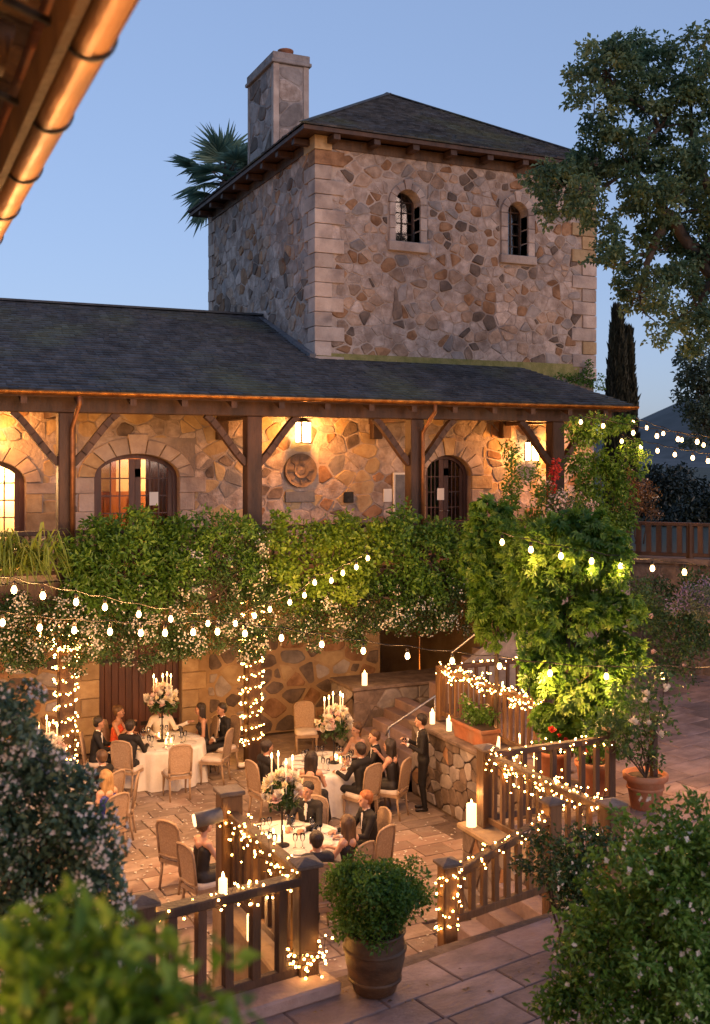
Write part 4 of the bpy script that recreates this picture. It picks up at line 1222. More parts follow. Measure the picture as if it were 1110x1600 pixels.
def blooms(t, cl, n, r, mname, seed):
    rs = random.Random(seed)
    for k in range(n):
        c, rad, _ = rs.choice(cl)
        a_ = rs.uniform(0, 6.28)
        d = V((math.cos(a_)*.6-.3, -.8, rs.uniform(-.3, .8))).normalized()
        p = V(c) + V((d.x*rad[0], d.y*rad[1], d.z*rad[2]))*1.05
        rose(p, r*rs.uniform(.7, 1.15), mname, t)


ROSE = {}
def rose(p, r, mname, parent, name="rose"):
    """one bloom: nested cupped petals"""
    if mname not in ROSE:
        rs = np.random.default_rng(5); A, D_, N_ = [], [], []
        for ring, (nn, el, rr) in enumerate(((7, .35, 1.0), (6, .9, .85), (5, 1.3, .65), (3, 1.5, .4))):
            for k in range(nn):
                a_ = 2*math.pi*(k+.4*ring)/nn
                d = np.array([math.cos(a_)*math.cos(el), math.sin(a_)*math.cos(el), math.sin(el)])
                A.append(np.array([0, 0, 0])+.12*d); D_.append(d*rr); N_.append(np.array([-math.cos(a_)*math.sin(el), -math.sin(a_)*math.sin(el), math.cos(el)]))
        o = leaves("rose_proto", A, D_, N_, 1.0, .9, mname, None, 1, fold=-.12, rs=rs, world=False, kind=None)
        ROSE[mname] = o.data; bpy.data.objects.remove(o)
    o = link(name, ROSE[mname], parent, True)
    o.location = p; o.scale = (r, r, r); o.rotation_euler = (rng.uniform(.2, 1.0), rng.uniform(-.4, .4), rng.uniform(0, 6))
    return o


t, cl = rose_bush("pale pink rose bush below the deck wall at the right edge", P(1040, 1070, Z=TZ), [(1010, 950, 30, 34), (1050, 965, 40, 40), (1090, 940, 36, 40), (1030, 1010, 40, 34), (1080, 1010, 42, 40), (1000, 1040, 24, 26), (1060, 1045, 34, 20), (1105, 980, 20, 40)], 20.5, 41, dens=.75)
blooms(t, cl, 8, .062, "petal_pink", 3)
t, cl = rose_bush("rose bush with white blooms trained on a stake in the terracotta pot", P(1010, 1216, D=15.3), [(985, 1100, 22, 34), (1010, 1075, 26, 34), (960, 1120, 26, 30), (1000, 1140, 24, 34), (975, 1170, 22, 26), (1025, 1110, 18, 36), (1040, 1060, 16, 22), (1010, 1185, 14, 22), (950, 1150, 26, 24)], 15.4, 42, dens=.62)
blooms(t, cl, 6, .068, "petal_white", 4)
mb = MB(); b = P(1022, 1216, D=15.5); mb.box((b.x-.04, b.y-.04, TZ), (b.x+.04, b.y+.04, P(1020, 1120, D=15.5).z)); mb.build("stake", MATS["dark_wood"], t, world=True)
lv = thing("lavender", "grey violet lavender clump by the right edge below the deck", "plant", P(1090, 1040, Z=TZ))
cl = pxc([(1080, 945, 34, 22), (1110, 935, 30, 26)], D=19.2, dep=.35, dens=1.2)
foliage("foliage", cl, "leaf_grey", lv, .09, .2, 1, .6, -.4, 43); foliage("flower", pxc([(1080, 940, 34, 22), (1110, 930, 30, 26)], D=19.2, dep=.35, dens=.8), "petal_lilac", lv, .07, .3, 1, .4, -.5, 44)
stems("stem", lv, [(P(1090, 1040, Z=TZ), V(c[0])) for c in cl], .02, .01)

# ---- ornamental shrub on the deck, trees behind
shrub("smoke_bush", "rust coloured feathery bush behind the deck railing", "shrub", P(1000, 850, D=27.0),
      pxc([(985, 755, 22, 26), (1005, 765, 22, 24), (990, 790, 26, 22), (1012, 795, 16, 18)], D=27.0, dep=.4, dens=1.6), "leaf_rust", .07, .35, fl=("petal_white", .03, .05), seed=51)


def tree(name, label, base, items, D, mname, L, seed, trunk_r=.14, W=.55, dens=1., dep=.8, lobes=1, group=None, limb=True, shell=.55):
    t = thing(name, label, "tree", base, 0, group)
    cl = pxc(items, D=D, dep=dep, dens=dens)
    foliage("crown", cl, mname, t, L, W, lobes, shell, .15, seed, var=.3)
    b = V(base); zc = sum(c[0][2] for c in cl)/len(cl); xc = sum(c[0][0] for c in cl)/len(cl); yc = sum(c[0][1] for c in cl)/len(cl)
    tp = V((xc, yc, zc))
    mb = MB(); mb.tube([b, b.lerp(tp, .35)+V((.1, 0, 0)), b.lerp(tp, .7), tp], [trunk_r*1.25, trunk_r, trunk_r*.75, trunk_r*.3], 9); mb.build("trunk", MATS["bark"], t, world=True)
    if limb: stems("limb", t, [(b.lerp(tp, .55+.4*rng.random()), V(c[0])) for c in cl], trunk_r*.28, trunk_r*.06, seed=seed)
    return t


tree("round_tree", "dark round evergreen tree behind the deck below the hill", P(1040, 850, D=46), [(1020, 770, 34, 34), (1050, 760, 38, 36), (1080, 785, 30, 30), (1035, 800, 44, 26), (1010, 800, 26, 26)], 46, "leaf_far", .22, 61, dens=1.3, dep=1.4)
tree("round_tree", "low dark tree at the right edge behind the deck railing", P(1095, 850, D=40), [(1090, 800, 34, 26), (1110, 790, 26, 30), (1060, 815, 36, 20), (1020, 825, 34, 18), (1130, 800, 34, 34)], 40, "leaf_far", .2, 62, dens=1.3, dep=1.2)
tree("shade_tree", "blue green tree hanging at the right edge beside the hill", P(1150, 830, D=34), [(1085, 560, 22, 26), (1100, 600, 28, 34), (1085, 640, 22, 34), (1110, 660, 28, 34), (1125, 590, 34, 50), (1080, 590, 16, 26), (1095, 685, 18, 18)], 34, "leaf_grey", .16, 63, dens=1.2, dep=.9)


def cypress(label, px, pyt, w, D, seed):
    b = P(px, 800, D=D); top = P(px, pyt, D=D)
    t = thing("cypress", label, "tree", (b.x, b.y, 3.9), 0, "pair of cypress trees beyond the porch")
    H = top.z-3.9; r = w*D/F_PX; rs = np.random.default_rng(seed); n = 6500
    f = rs.random(n)**.8; a_ = rs.random(n)*2*math.pi
    rad = r*(1-f**2.2)**.8*(.55+.45*rs.random(n)**.4)*(1+.14*np.sin(a_*4+f*9))
    p = np.stack([b.x+rad*np.cos(a_), b.y+rad*np.sin(a_), 3.9+f*H], 1)
    d = np.stack([np.cos(a_)*.35, np.sin(a_)*.35, np.full(n, 1.0)], 1)+rs.normal(size=(n, 3))*.18
    nm = np.stack([np.cos(a_), np.sin(a_), np.zeros(n)], 1)
    leaves("crown", p, d, nm, .42, .3, "leaf_cypress", t, rs=rs, bias=.5+.3*np.sin(a_*3+f*20))
    mb = MB(); mb.tube([(b.x, b.y, 3.9), (b.x, b.y, 3.9+H*.9)], [.16, .03], 7); mb.build("trunk", MATS["bark"], t, world=True)


cypress("taller dark cypress spire just right of the tower", 965, 488, 15, 44, 71)
cypress("shorter cypress spire with a split tip, right of the taller one", 981, 522, 12, 45, 72)
shrub("ivy_patch", "green ivy creeping over the end of the porch roof at the tower corner", "ivy", P(915, 600, Y=YW-.2),
      pxc([(880, 590, 14, 8), (905, 592, 18, 12), (928, 596, 14, 14), (920, 575, 10, 16), (938, 606, 8, 8)], Y=YW-.25, dep=.2, dens=1.6), "leaf_mid", .08, .7, seed=73, st=False)

# ---- large live oak at the right
ok_items = [(905, 115, 24, 18), (930, 95, 34, 24), (965, 85, 34, 24), (1000, 80, 38, 26), (1040, 80, 34, 26), (915, 145, 22, 14), (900, 158, 16, 10), (950, 120, 34, 24), (990, 115, 40, 28), (1040, 115, 42, 30), (925, 190, 20, 22), (930, 225, 18, 22), (960, 160, 30, 22), (1000, 165, 36, 24), (1050, 160, 40, 28), (1090, 130, 34, 34),
            (950, 210, 30, 24), (990, 215, 34, 22), (1040, 210, 40, 26), (1090, 190, 34, 34), (1105, 50, 20, 22), (1110, 90, 26, 26), (960, 250, 28, 16), (1000, 255, 26, 16), (1060, 255, 40, 26), (1100, 250, 32, 36),
            (840, 275, 24, 18), (870, 268, 32, 20), (905, 262, 34, 22), (940, 272, 28, 18), (850, 300, 24, 22), (885, 295, 36, 24), (920, 300, 30, 24), (860, 330, 22, 20), (900, 328, 28, 18), (925, 340, 18, 18), (912, 245, 18, 14),
            (985, 290, 34, 22), (1030, 295, 40, 26), (1080, 300, 40, 30), (985, 325, 24, 16), (1020, 335, 36, 24), (1070, 345, 44, 28), (1110, 330, 26, 40), (1010, 375, 30, 22), (1060, 385, 38, 22), (1100, 390, 30, 30),
            (945, 350, 18, 16), (955, 375, 26, 22), (965, 400, 24, 20), (945, 395, 16, 18), (985, 425, 22, 20), (975, 450, 18, 20), (1000, 445, 22, 22), (1030, 430, 30, 24), (1065, 430, 34, 30), (1100, 440, 30, 36), (1010, 480, 16, 18), (985, 480, 12, 16), (1040, 475, 22, 24), (1030, 525, 14, 18), (1075, 490, 30, 34), (1105, 500, 24, 40), (1085, 540, 18, 26), (1045, 505, 10, 14)]
ob = P(1290, 1000, D=21.5)
oak = thing("live_oak", "big live oak with small leaves leaning in over the tower at the right", "tree", (ob.x, ob.y, TZ))
rs = random.Random(9)
cl = []
for it in ok_items:
    c = P(it[0], it[1], D=21.5+rs.uniform(-.9, 1.1)); z = 21.5/F_PX
    cl.append(((c.x, c.y, c.z), (it[2]*z, rs.uniform(.35, .6), it[3]*z), int((it[2]*it[3])**.95*.86)))
foliage("crown", cl, "leaf_oak", oak, .12, .55, 1, .6, .25, 81, var=.42, sub=6, tight=.4)
cl2 = [((c[0]+2.2+rs.uniform(-1, 1.6), c[1]-.8+rs.uniform(-.8, .8), c[2]+rs.uniform(-.5, .5)), r_, n_) for c, r_, n_ in cl[::3]]
foliage("crown_outer", cl2, "leaf_oak", oak, .11, .55, 1, .6, .25, 82, var=.34)
J = {k: P(x, y, D=21.6) for k, (x, y) in dict(a=(1240, 640), b=(1120, 430), c=(1040, 330), d=(990, 260), e=(930, 300), f=(1020, 390), g=(1030, 200), h=(950, 110), i=(1080, 140), j=(960, 420), k=(1000, 460), l=(1090, 480)).items()}
J["z"] = V((ob.x, ob.y, TZ))
mb = MB()
for (p, q, r0, r1) in (("z", "a", .34, .26), ("a", "b", .24, .16), ("b", "c", .15, .10), ("c", "d", .09, .06), ("d", "e", .05, .025), ("d", "g", .06, .04), ("g", "h", .04, .015), ("b", "i", .12, .05), ("i", "g", .04, .02), ("c", "f", .11, .09), ("f", "k", .08, .03), ("f", "j", .045, .015), ("b", "l", .10, .05)):
    A_, B_ = J[p], J[q]; rs2 = random.Random(hash(p+q) % 1000 if False else ord(p)*7+ord(q))
    pts = [A_.lerp(B_, t/6)+V((rs2.uniform(-1, 1), rs2.uniform(-1, 1), rs2.uniform(-1, 1)))*.05*(B_-A_).length*(1 if 0 < t < 6 else 0) for t in range(7)]
    mb.tube(pts, [r0+(r1-r0)*t/6 for t in range(7)], 9)
mb.build("trunk", MATS["bark"], oak, world=True)
js = [J[k] for k in "bcdefghijkl"]
tw = stems("twig", oak, [(min(js, key=lambda j: (j-V(c[0])).length), V(c[0])) for c in cl], .022, .006, seed=4, wig=.2); tw["kind"] = "stuff"

# ---- fan palm behind the tower
pc = P(352, 285, D=44)
palm = thing("fan_palm", "tall fan palm showing behind the tower's chimney corner", "tree", (pc.x, pc.y, 3.9))
mb = MB(); mb.tube([(pc.x, pc.y, 3.9), (pc.x+.1, pc.y, 10), (pc.x, pc.y, pc.z)], [.36, .26, .24], 10); mb.build("trunk", MATS["bark"], palm, world=True)
rs = random.Random(12); A, D_, N_, pet = [], [], [], MB()
for k in range(38):
    a_ = rs.uniform(0, 2*math.pi); el = rs.uniform(-.9, 1.35)
    d = V((math.cos(a_)*math.cos(el), math.sin(a_)*math.cos(el), math.sin(el)))
    L_ = rs.uniform(.9, 1.5); tip = pc + d*L_ - V((0, 0, .12*L_))
    pet.tube([pc, pc+d*L_*.5+V((0, 0, .05)), tip], [.03, .022, .014], 5)
    sd = d.cross(V((0, 0, 1)));  sd = sd.normalized() if sd.length > .1 else V((1, 0, 0)); up_ = sd.cross(d)
    for j in range(26):
        t_ = -1.5 + 3.0*j/25
        v = d*math.cos(t_) + sd*math.sin(t_) + up_*rs.uniform(-.06, .06) - V((0, 0, .22))
        A.append(tip); D_.append(v); N_.append(up_)
pet.build("petiole", MATS["bark"], palm, world=True)
leaves("frond", A, D_, N_, 1.25, .10, "leaf_palm", palm, fold=.04, rs=np.random.default_rng(3))

# ---- shrubs of the foreground
cl = pxc([(860, 1330, 34, 30), (900, 1315, 40, 30), (940, 1320, 30, 30), (870, 1370, 40, 34), (915, 1370, 40, 36), (845, 1360, 22, 30), (890, 1410, 40, 40), (930, 1420, 34, 50)], D=10.4, dep=.3, dens=1.0)
shrub("gardenia_bush", "small dark bush with white buds beside the sloping balustrade", "shrub", P(890, 1520, Z=TZ), cl, "leaf_dark", .052, .55, fl=("petal_white", .022, .03), seed=91)
cl = pxc([(1020, 1335, 60, 46), (1080, 1315, 56, 46), (970, 1385, 56, 50), (1030, 1400, 74, 56), (1095, 1390, 56, 56), (950, 1460, 60, 60), (1015, 1480, 84, 66), (1090, 1480, 66, 66), (935, 1540, 60, 60), (1000, 1560, 80, 66), (1075, 1570, 76, 66), (960, 1630, 70, 56), (1050, 1650, 90, 56), (1115, 1530, 56, 76), (905, 1590, 34, 46), (1112, 1330, 36, 46), (1050, 1280, 14, 24), (1075, 1262, 12, 28), (1000, 1300, 18, 24), (905, 1500, 20, 30), (945, 1345, 18, 16), (1100, 1275, 14, 20)], D=7.7, dep=.42, dens=.78)
shrub("gardenia_bush", "large rounded green bush dotted with white flowers in the bottom right corner", "shrub", P(1010, 1800, D=7.7), cl, "leaf_fresh", .062, .46, fl=("petal_white", .026, .016), seed=92)
cl = pxc([(20, 1120, 40, 36), (-20, 1180, 60, 60), (50, 1180, 46, 44), (100, 1215, 36, 36), (10, 1250, 70, 60), (90, 1270, 54, 50), (140, 1290, 34, 40), (40, 1330, 80, 60), (120, 1350, 54, 50), (160, 1390, 30, 40), (0, 1400, 70, 60), (80, 1410, 80, 50), (60, 1480, 100, 60), (150, 1460, 50, 50), (-30, 1300, 60, 80), (0, 1090, 24, 24), (170, 1330, 18, 26)], D=5.6, dep=.34, dens=.9)
shrub("jasmine_shrub", "tall shrub thick with greyish white blossom at the left edge", "shrub", (P(40, 1500, D=5.6).x, P(40, 1500, D=5.6).y, TZ), cl, "leaf_blue", .044, .55, fl=("petal_grey", .0145, .20), seed=93)
# soft out-of-focus plant close to the camera
cl = pxc([(60, 1500, 100, 60), (150, 1490, 70, 50), (30, 1570, 90, 60), (160, 1570, 90, 60), (250, 1540, 50, 44), (310, 1585, 60, 34), (230, 1610, 90, 40), (20, 1465, 40, 26), (330, 1475, 12, 34), (345, 1500, 18, 16), (120, 1430, 44, 18), (200, 1445, 40, 16), (370, 1605, 40, 22), (60, 1440, 30, 16)], D=1.7, dep=.11, dens=.062)
shrub("balcony_plant", "soft out of focus bright green plant close in the bottom left corner", "plant", P(150, 1850, D=1.7), cl, "leaf_lime", .05, .5, seed=94, shell=.7)
# dark growth against the deck wall
shrub("wall_shrub", "dark leafy shrub against the deck wall behind the roses", "shrub", P(1030, 1040, D=22.4),
      pxc([(1000, 920, 26, 30), (1040, 935, 34, 30), (1080, 915, 34, 26), (1110, 930, 30, 34), (1010, 975, 30, 34), (1060, 985, 34, 34), (1100, 990, 30, 34)], D=22.2, dep=.35, dens=1.0), "leaf_dark", .09, .55, seed=95)

# fallen leaves on the terrace
rs_ = np.random.default_rng(77); n = 260
fx, fy = rs_.uniform(3.5, 12, n), rs_.uniform(6.5, 9.3, n)
o = leaves("fallen_leaves", np.stack([fx, fy, np.full(n, TZ+.012)], 1), np.concatenate([rs_.normal(size=(n, 2)), np.zeros((n, 1))], 1), np.tile([0, 0, 1.], (n, 1)), .05, .5, "leaf_rust", None, fold=.15, rs=rs_, world=False)
tag(o, "dry brown leaves fallen on the terrace flagstones", "leaves")

# ================================================================== RAILINGS
def railing(label, p0, p1, h=1.0, hb=.14, posts=(1, 1), bal=.17, bw=.055, pw=.15, mname="rail_wood", z0=None, slope=None, cap=True, posth=1.12, group=None, mid=0, name="balustrade", topw=.13, postb=0.0):
    """balustrade from p0 to p1 (base points); slope=(zt0,zt1,zb0,zb1) gives rails of their own heights"""
    p0, p1 = V(p0), V(p1); d = (p1-p0); L_ = d.length; d.normalize()
    t = thing(name, label, "railing", p0, 0, group)
    zt0, zt1, zb0, zb1 = slope or (p0.z+h, p1.z+h, p0.z+hb, p1.z+hb)
    q = MB(); q.bar(V((p0.x, p0.y, zt0)), V((p1.x, p1.y, zt1)), topw, .085); q.build("top_rail", MATS[mname], t, world=True, bev=.012)
    q = MB(); q.bar(V((p0.x, p0.y, zb0)), V((p1.x, p1.y, zb1)), .08, .09); q.build("bottom_rail", MATS[mname], t, world=True, bev=.01)
    n = max(2, int(L_/bal)); me = {}
    for k in range(1, n):
        f = k/n; zb = zb0+(zb1-zb0)*f+.04; zt = zt0+(zt1-zt0)*f-.035
        c = p0+(p1-p0)*f
        hh = round(zt-zb, 2)
        if hh not in me:
            m_ = MB(); m_.box((-bw/2, -bw/2, 0), (bw/2, bw/2, hh+.012)); me[hh] = m_.mesh("baluster", MATS[mname])
        o = link("baluster", me[hh], t, world=True); o.location = (c.x, c.y, zb); o.rotation_euler = (rng.uniform(-.012, .012), rng.uniform(-.012, .012), math.atan2(d.y, d.x)+rng.uniform(-.06, .06))
    ps = [p0] * posts[0] + [p1] * posts[1] + [p0.lerp(p1, (i+1)/(mid+1)) for i in range(mid)]
    for i, p in enumerate(ps):
        b = p.z - postb if slope is None else min(zb0, zb1)-.35
        top = (p.z+posth) if slope is None else (zt0 if (p-p0).length < .01 else zt1)+.15
        m_ = MB(); m_.box((p.x-pw/2, p.y-pw/2, b), (p.x+pw/2, p.y+pw/2, top)); po = m_.build("post", MATS[mname], t, world=True, bev=.012)
        if cap:
            m_ = MB(); cw = pw/2+.035; m_.box((p.x-cw, p.y-cw, top), (p.x+cw, p.y+cw, top+.035)); m_.add([(p.x-cw, p.y-cw, top+.035), (p.x+cw, p.y-cw, top+.035), (p.x+cw, p.y+cw, top+.035), (p.x-cw, p.y+cw, top+.035), (p.x, p.y, top+.075)], [(0, 1, 4), (1, 2, 4), (2, 3, 4), (3, 0, 4)])
            m_.build("post_cap", MATS["grey_wood"], po, bev=.008)
    return t


def garland(label, path, per_m=22, spread=.06, r=.0165, seed=0, sag=.05, drops=0.0):
    """fairy light string wound along a path"""
    rs = random.Random(seed)
    t = thing("fairy_light_garland", label, "string lights", path[0])
    pts = []
    for i in range(len(path)-1):
        a_, b_ = V(path[i]), V(path[i+1]); L_ = (b_-a_).length; n = max(2, int(L_*per_m*1.35))
        for k in range(n):
            f = (k+.5+rs.uniform(-.3, .3))/n
            p = a_.lerp(b_, f)+V((rs.gauss(0, spread), rs.gauss(0, spread), rs.gauss(0, spread)-sag*abs(math.sin(f*L_*4))))
            if rs.random() < drops: p.z -= rs.uniform(.05, .3)
            pts.append(p)
    w = MB(); w.tube(pts, .004, 4, caps=False); w.build("wire", MATS["iron"], t, world=True)
    b = MB()
    for p in pts: b.ball(p, r*rs.uniform(.7, 1.1), 5)
    tag(b.build("bulbs", MATS["fairy_glow"], t, world=True), kind="stuff")
    return t


def wound(p, z0, z1, rad, turns, per=9):
    return [V((p[0]+rad*math.cos(k*2*math.pi/per), p[1]+rad*math.sin(k*2*math.pi/per), z0+(z1-z0)*k/(turns*per))) for k in range(turns*per+1)]


fa, fb, fc = V((2.15, 9.28, TZ+.03)), V((3.78, 9.52, TZ+.03)), V((3.72, 11.74, TZ))
railing("dark timber balustrade in the left foreground with fairy lights on its rail", fa, fb, posts=(1, 1), bal=.27, bw=.085, pw=.20, topw=.17, name="balustrade", mname="dark_wood")
railing("timber balustrade running back beside the steps to a stout lamp post", fb+V((0, .12, 0)), fc, posts=(0, 0), bal=.2, bw=.075, name="balustrade")
bp = thing("stout_post", "stout square timber post wrapped in fairy lights by the steps", "post", fc)
mb = MB(); mb.box((fc.x-.125, fc.y-.125, -.05), (fc.x+.125, fc.y+.125, TZ+1.22)); mb.build("shaft", MATS["rail_wood"], bp, world=True, bev=.015)
mb = MB(); mb.box((fc.x-.15, fc.y-.15, TZ+1.22), (fc.x+.15, fc.y+.15, TZ+1.27)); mb.build("cap", MATS["grey_wood"], bp, world=True, bev=.01)
sa, sb = V((5.65, 10.09, 1.0)), V((7.1, 10.24, 1.34))
railing("short sloping balustrade draped in lights at the terrace edge", sa, sb, slope=(1.86, 2.29, 1.40, 1.50), posts=(1, 1), bal=.155, bw=.06, pw=.17)
b0, b1 = V((7.66, 12.6, TZ)), V((7.72, 9.95, TZ))
railing("garland draped balustrade in front of the clay pots, running towards the camera", b0, b1, posts=(1, 1), bal=.2, pw=.2, posth=1.08)
c1 = V((9.75, 12.6, TZ))
railing("dark balustrade behind the pots between the corner post and the rose pot", b0+V((.1, 0, 0)), c1, posts=(0, 1), bal=.24, bw=.07, mname="dark_wood", pw=.12)
r0, r1 = V((10.09, 18.27, TZ)), V((10.09, 14.45, TZ))
railing("light covered balustrade behind the rectangular clay planter", r0, r1, posts=(1, 1), mid=1, bal=.19, pw=.17, posth=1.05, cap=False)
railing("far dark balustrade at the top of the garden stair", r0+V((.1, .05, 0)), V((12.6, 18.32, TZ)), posts=(0, 1), bal=.22, mname="dark_wood")
dr0, dr1 = d0+V((0, 0, 2.72))-dn*.1, d1+V((0, 0, 2.72))-dn*.1
railing("weathered wooden deck railing of wide boards at the right", dr0, dr1, h=.82, hb=.1, bal=.235, bw=.12, posts=(1, 1), mid=4, mname="dark_wood", cap=False, posth=.85, pw=.14)

garland("fairy lights along the foreground balustrade rail", [fa+V((0, 0, 1.02)), fb+V((0, 0, 1.02))], 48, .05, .0115, 1)
garland("fairy lights along the balustrade that runs back to the stout post", [fb+V((0, .1, 1.0)), fc+V((0, 0, 1.0))], 58, .07, .0115, 2, drops=.35)
garland("fairy lights wound round the front corner post", wound(fb, TZ+.1, TZ+.42, .15, 3) , 26, .06, .012, 3, 0)
garland("fairy lights along the sloping balustrade", [V((sa.x, sa.y, 1.9)), V((sb.x, sb.y, 2.33))], 44, .045, .0105, 4)
garland("fairy lights hanging down the newel post of the sloping balustrade", wound(sa, 1.25, 1.95, .11, 4), 24, .03, .0115, 5, 0)
garland("thick fairy light garland on the railing in front of the clay pots", [b0+V((0, 0, 1.02)), b1+V((0, 0, 1.02))], 58, .065, .012, 6, drops=.2)
garland("fairy lights along the dark railing behind the pots", [b0+V((0, 0, 1.02)), c1+V((0, 0, 1.0))], 30, .05, .012, 7, drops=.1)
garland("dense fairy light garland on the railing behind the clay planter", [r0+V((0, 0, 1.02)), r1+V((0, 0, 1.0))], 60, .075, .0145, 8)
garland("sparse fairy lights on the far railing at the stair top", [r0+V((.1, 0, 1.03)), V((12.4, 18.32, TZ+1.05))], 12, .06, .016, 9)
for i, x in enumerate(PX[1:3]):
    garland(["fairy lights wound round the left porch post beside the cellar door", "fairy lights wound round the right porch post by the patio"][i], wound((x, PY), .35, 3.55, .23, 12), 12, .03, .0185, 10+i, 0)
garland("loose fairy lights hanging from the jasmine over the left post", [V((2.9, 20.9, 3.05)), V((3.5, 20.85, 2.8)), V((3.9, 20.9, 3.0))], 28, .05, .019, 13)

# ================================================================== LAMPS
def bulb_mesh():
    m_ = MB(); m_.lathe([(.002, -.100), (.024, -.092), (.038, -.062), (.034, -.032), (.02, -.005), (.018, 0)], (0, 0, 0), 10)
    return m_.mesh("bulb", MATS["bulb_glow"])


BULB = bulb_mesh()
SOCK = MB().lathe([(.024, -.012), (.026, .02), (.02, .05), (.006, .055)], (0, 0, 0), 8).mesh("socket", MATS["iron"])


def festoon(label, items, watts, scale=1.0, group="festoon strings over the courtyard", every=1, boost={}):
    """items: (px, py, D) survey points of the bulbs, in order"""
    pts = [P(x, y, D=d) for x, y, d in items]
    t = thing("festoon_string", label, "string lights", pts[0], 0, group)
    w = MB(); path = []
    for i, p in enumerate(pts):
        top = p + V((0, 0, .17))
        path.append(top)
        if i < len(pts)-1:
            m = (top + pts[i+1] + V((0, 0, .17)))/2; m.z -= .03; path.append(m)
    w.tube(path, .008, 5); w.build("cable", MATS["iron"], t, world=True)
    for i, p in enumerate(pts):
        o = link("bulb", BULB, t, world=True); o.location = p + V((0, 0, .06)); o.scale = (scale,)*3
        s_ = link("socket", SOCK, t, world=True); s_.location = p + V((0, 0, .075)); s_.scale = (scale,)*3
        if i % every == 0: lamp("bulb_light", p - V((0, 0, .12)), watts*boost.get(i, 1), t, r=.05, world=True)
    return t


BW = 45.0
festoon("long festoon string sweeping across the whole courtyard in front of the jasmine", [(x, y, 14.6+2.1*min(1, max(0, x/700))) for x, y in
        [(-50, 964), (4, 974), (62, 982), (116, 986), (172, 988), (220, 990), (258, 990), (302, 989), (340, 988), (383, 991), (440, 998), (503, 1008), (568, 1018), (637, 1026), (707, 1034), (781, 1042)]] + [(860, 1053, 16.1), (948, 1058, 16.1), (1036, 1057, 16.3), (1125, 1058, 16.3)], BW, boost={16: 1.15, 17: 1.15})
festoon("festoon string dropping from the upper left to the jasmine post", [(-20, 915, 13.2), (22, 923, 13.6), (67, 932, 14.1), (119, 942, 14.7), (164, 950, 15.3), (217, 961, 16.0), (267, 968, 16.8), (325, 975, 17.8)], BW)
festoon("festoon string rising towards the hedge below the wall lantern", [(368, 975, 18.6), (398, 963, 18.9), (422, 953, 19.2), (453, 942, 19.6), (476, 931, 19.8), (492, 911, 20.0), (518, 908, 20.2), (536, 896, 20.4), (557, 887, 20.6), (575, 873, 20.8)], 26.0)
festoon("festoon string crossing the tree crowns below the deck", [(785, 848, 17.6), (830, 860, 16.3), (877, 870, 16.2), (925, 878, 16.3), (970, 885, 16.4), (1020, 889, 17.4), (1070, 895, 17.2), (1120, 900, 17.0)], 12.0)
festoon("upper festoon string leaving the porch eave to the right", [(908, 660, 23.6), (943, 666, 23.2), (990, 677, 22.6), (1027, 682, 22.2), (1060, 687, 21.8), (1090, 691, 21.4), (1125, 696, 21.0)], 8.0)
festoon("lower festoon string in front of the hill", [(972, 690, 24.5), (1002, 699, 24.0), (1028, 705, 23.5), (1055, 711, 23.0), (1083, 716, 22.5), (1107, 721, 22.0), (1130, 725, 21.6)], 6.0)
festoon("short far festoon string with four bulbs in front of the hill", [(990, 660, 27.0), (1011, 669, 26.5), (1037, 678, 26.0), (1066, 688, 25.5), (1100, 696, 25.0)], 5.0)


def wall_lantern(label, px, py, watts):
    c = P(px, py, Y=YW-.28)
    t = thing("wall_lantern", label, "lantern", (c.x, YW, c.z), 0)
    m = MB(); m.box((-.07, -.03, -.22), (.07, 0, .22)); m.build("back_plate", MATS["iron"], t, bev=.01)
    m = MB(); m.tube([(0, -.02, -.05), (0, -.16, -.12), (0, -.28, -.22)], .014, 6); m.tube([(0, -.02, .1), (0, -.18, .2), (0, -.28, .26)], .012, 6); m.build("arm", MATS["iron"], t)
    m = MB(); m.lathe([(.02, 0), (.2, .0), (.2, .018), (.05, .05)], (0, -.28, -.25), 14); m.lathe([(.05, 0), (.19, -.02), (.19, 0), (.03, .1), (.012, .18)], (0, -.28, .26), 14); m.build("cap", MATS["iron"], t)
    for k, (dx, dy) in enumerate(((-.13, 0), (.13, 0), (0, -.12))):
        m = MB(); m.lathe([(.055, 0), (.058, .05), (.058, .40), (.055, .46)], (dx, -.28+dy, -.22), 12); m.build("glass_tube", MATS["lantern_glass"], t)
    lamp("lantern_light", (0, -.62, 0), watts, t, r=.1, col=(1.0, .36, .07))
    return t


wall_lantern("lit wall lantern with glass tubes above the round stone medallion", 474, 676, 135)
wall_lantern("bright wall lantern at the right end of the porch behind the tall shrub", 832, 706, 165)


wall_lantern("wall lantern beyond the left edge beside the first arched window", -24, 672, 105)


def floor_lamp(label, x, y, watts, h=1.7):
    t = thing("floor_lamp", label, "lamp", (x, y, PF))
    m = MB(); m.lathe([(.15, 0), (.15, .02), (.02, .04), (.015, h)], (0, 0, 0), 12); m.build("stand", MATS["iron"], t)
    m = MB(); m.lathe([(.22, h-.25), (.15, h+.1), (.14, h+.1)], (0, 0, 0), 16); m.build("lamp_shade", MATS["lantern_glass"], t)
    lamp("room_light", (0, -.1, h+.45), watts, t, r=.12, col=(1.0, .52, .19))


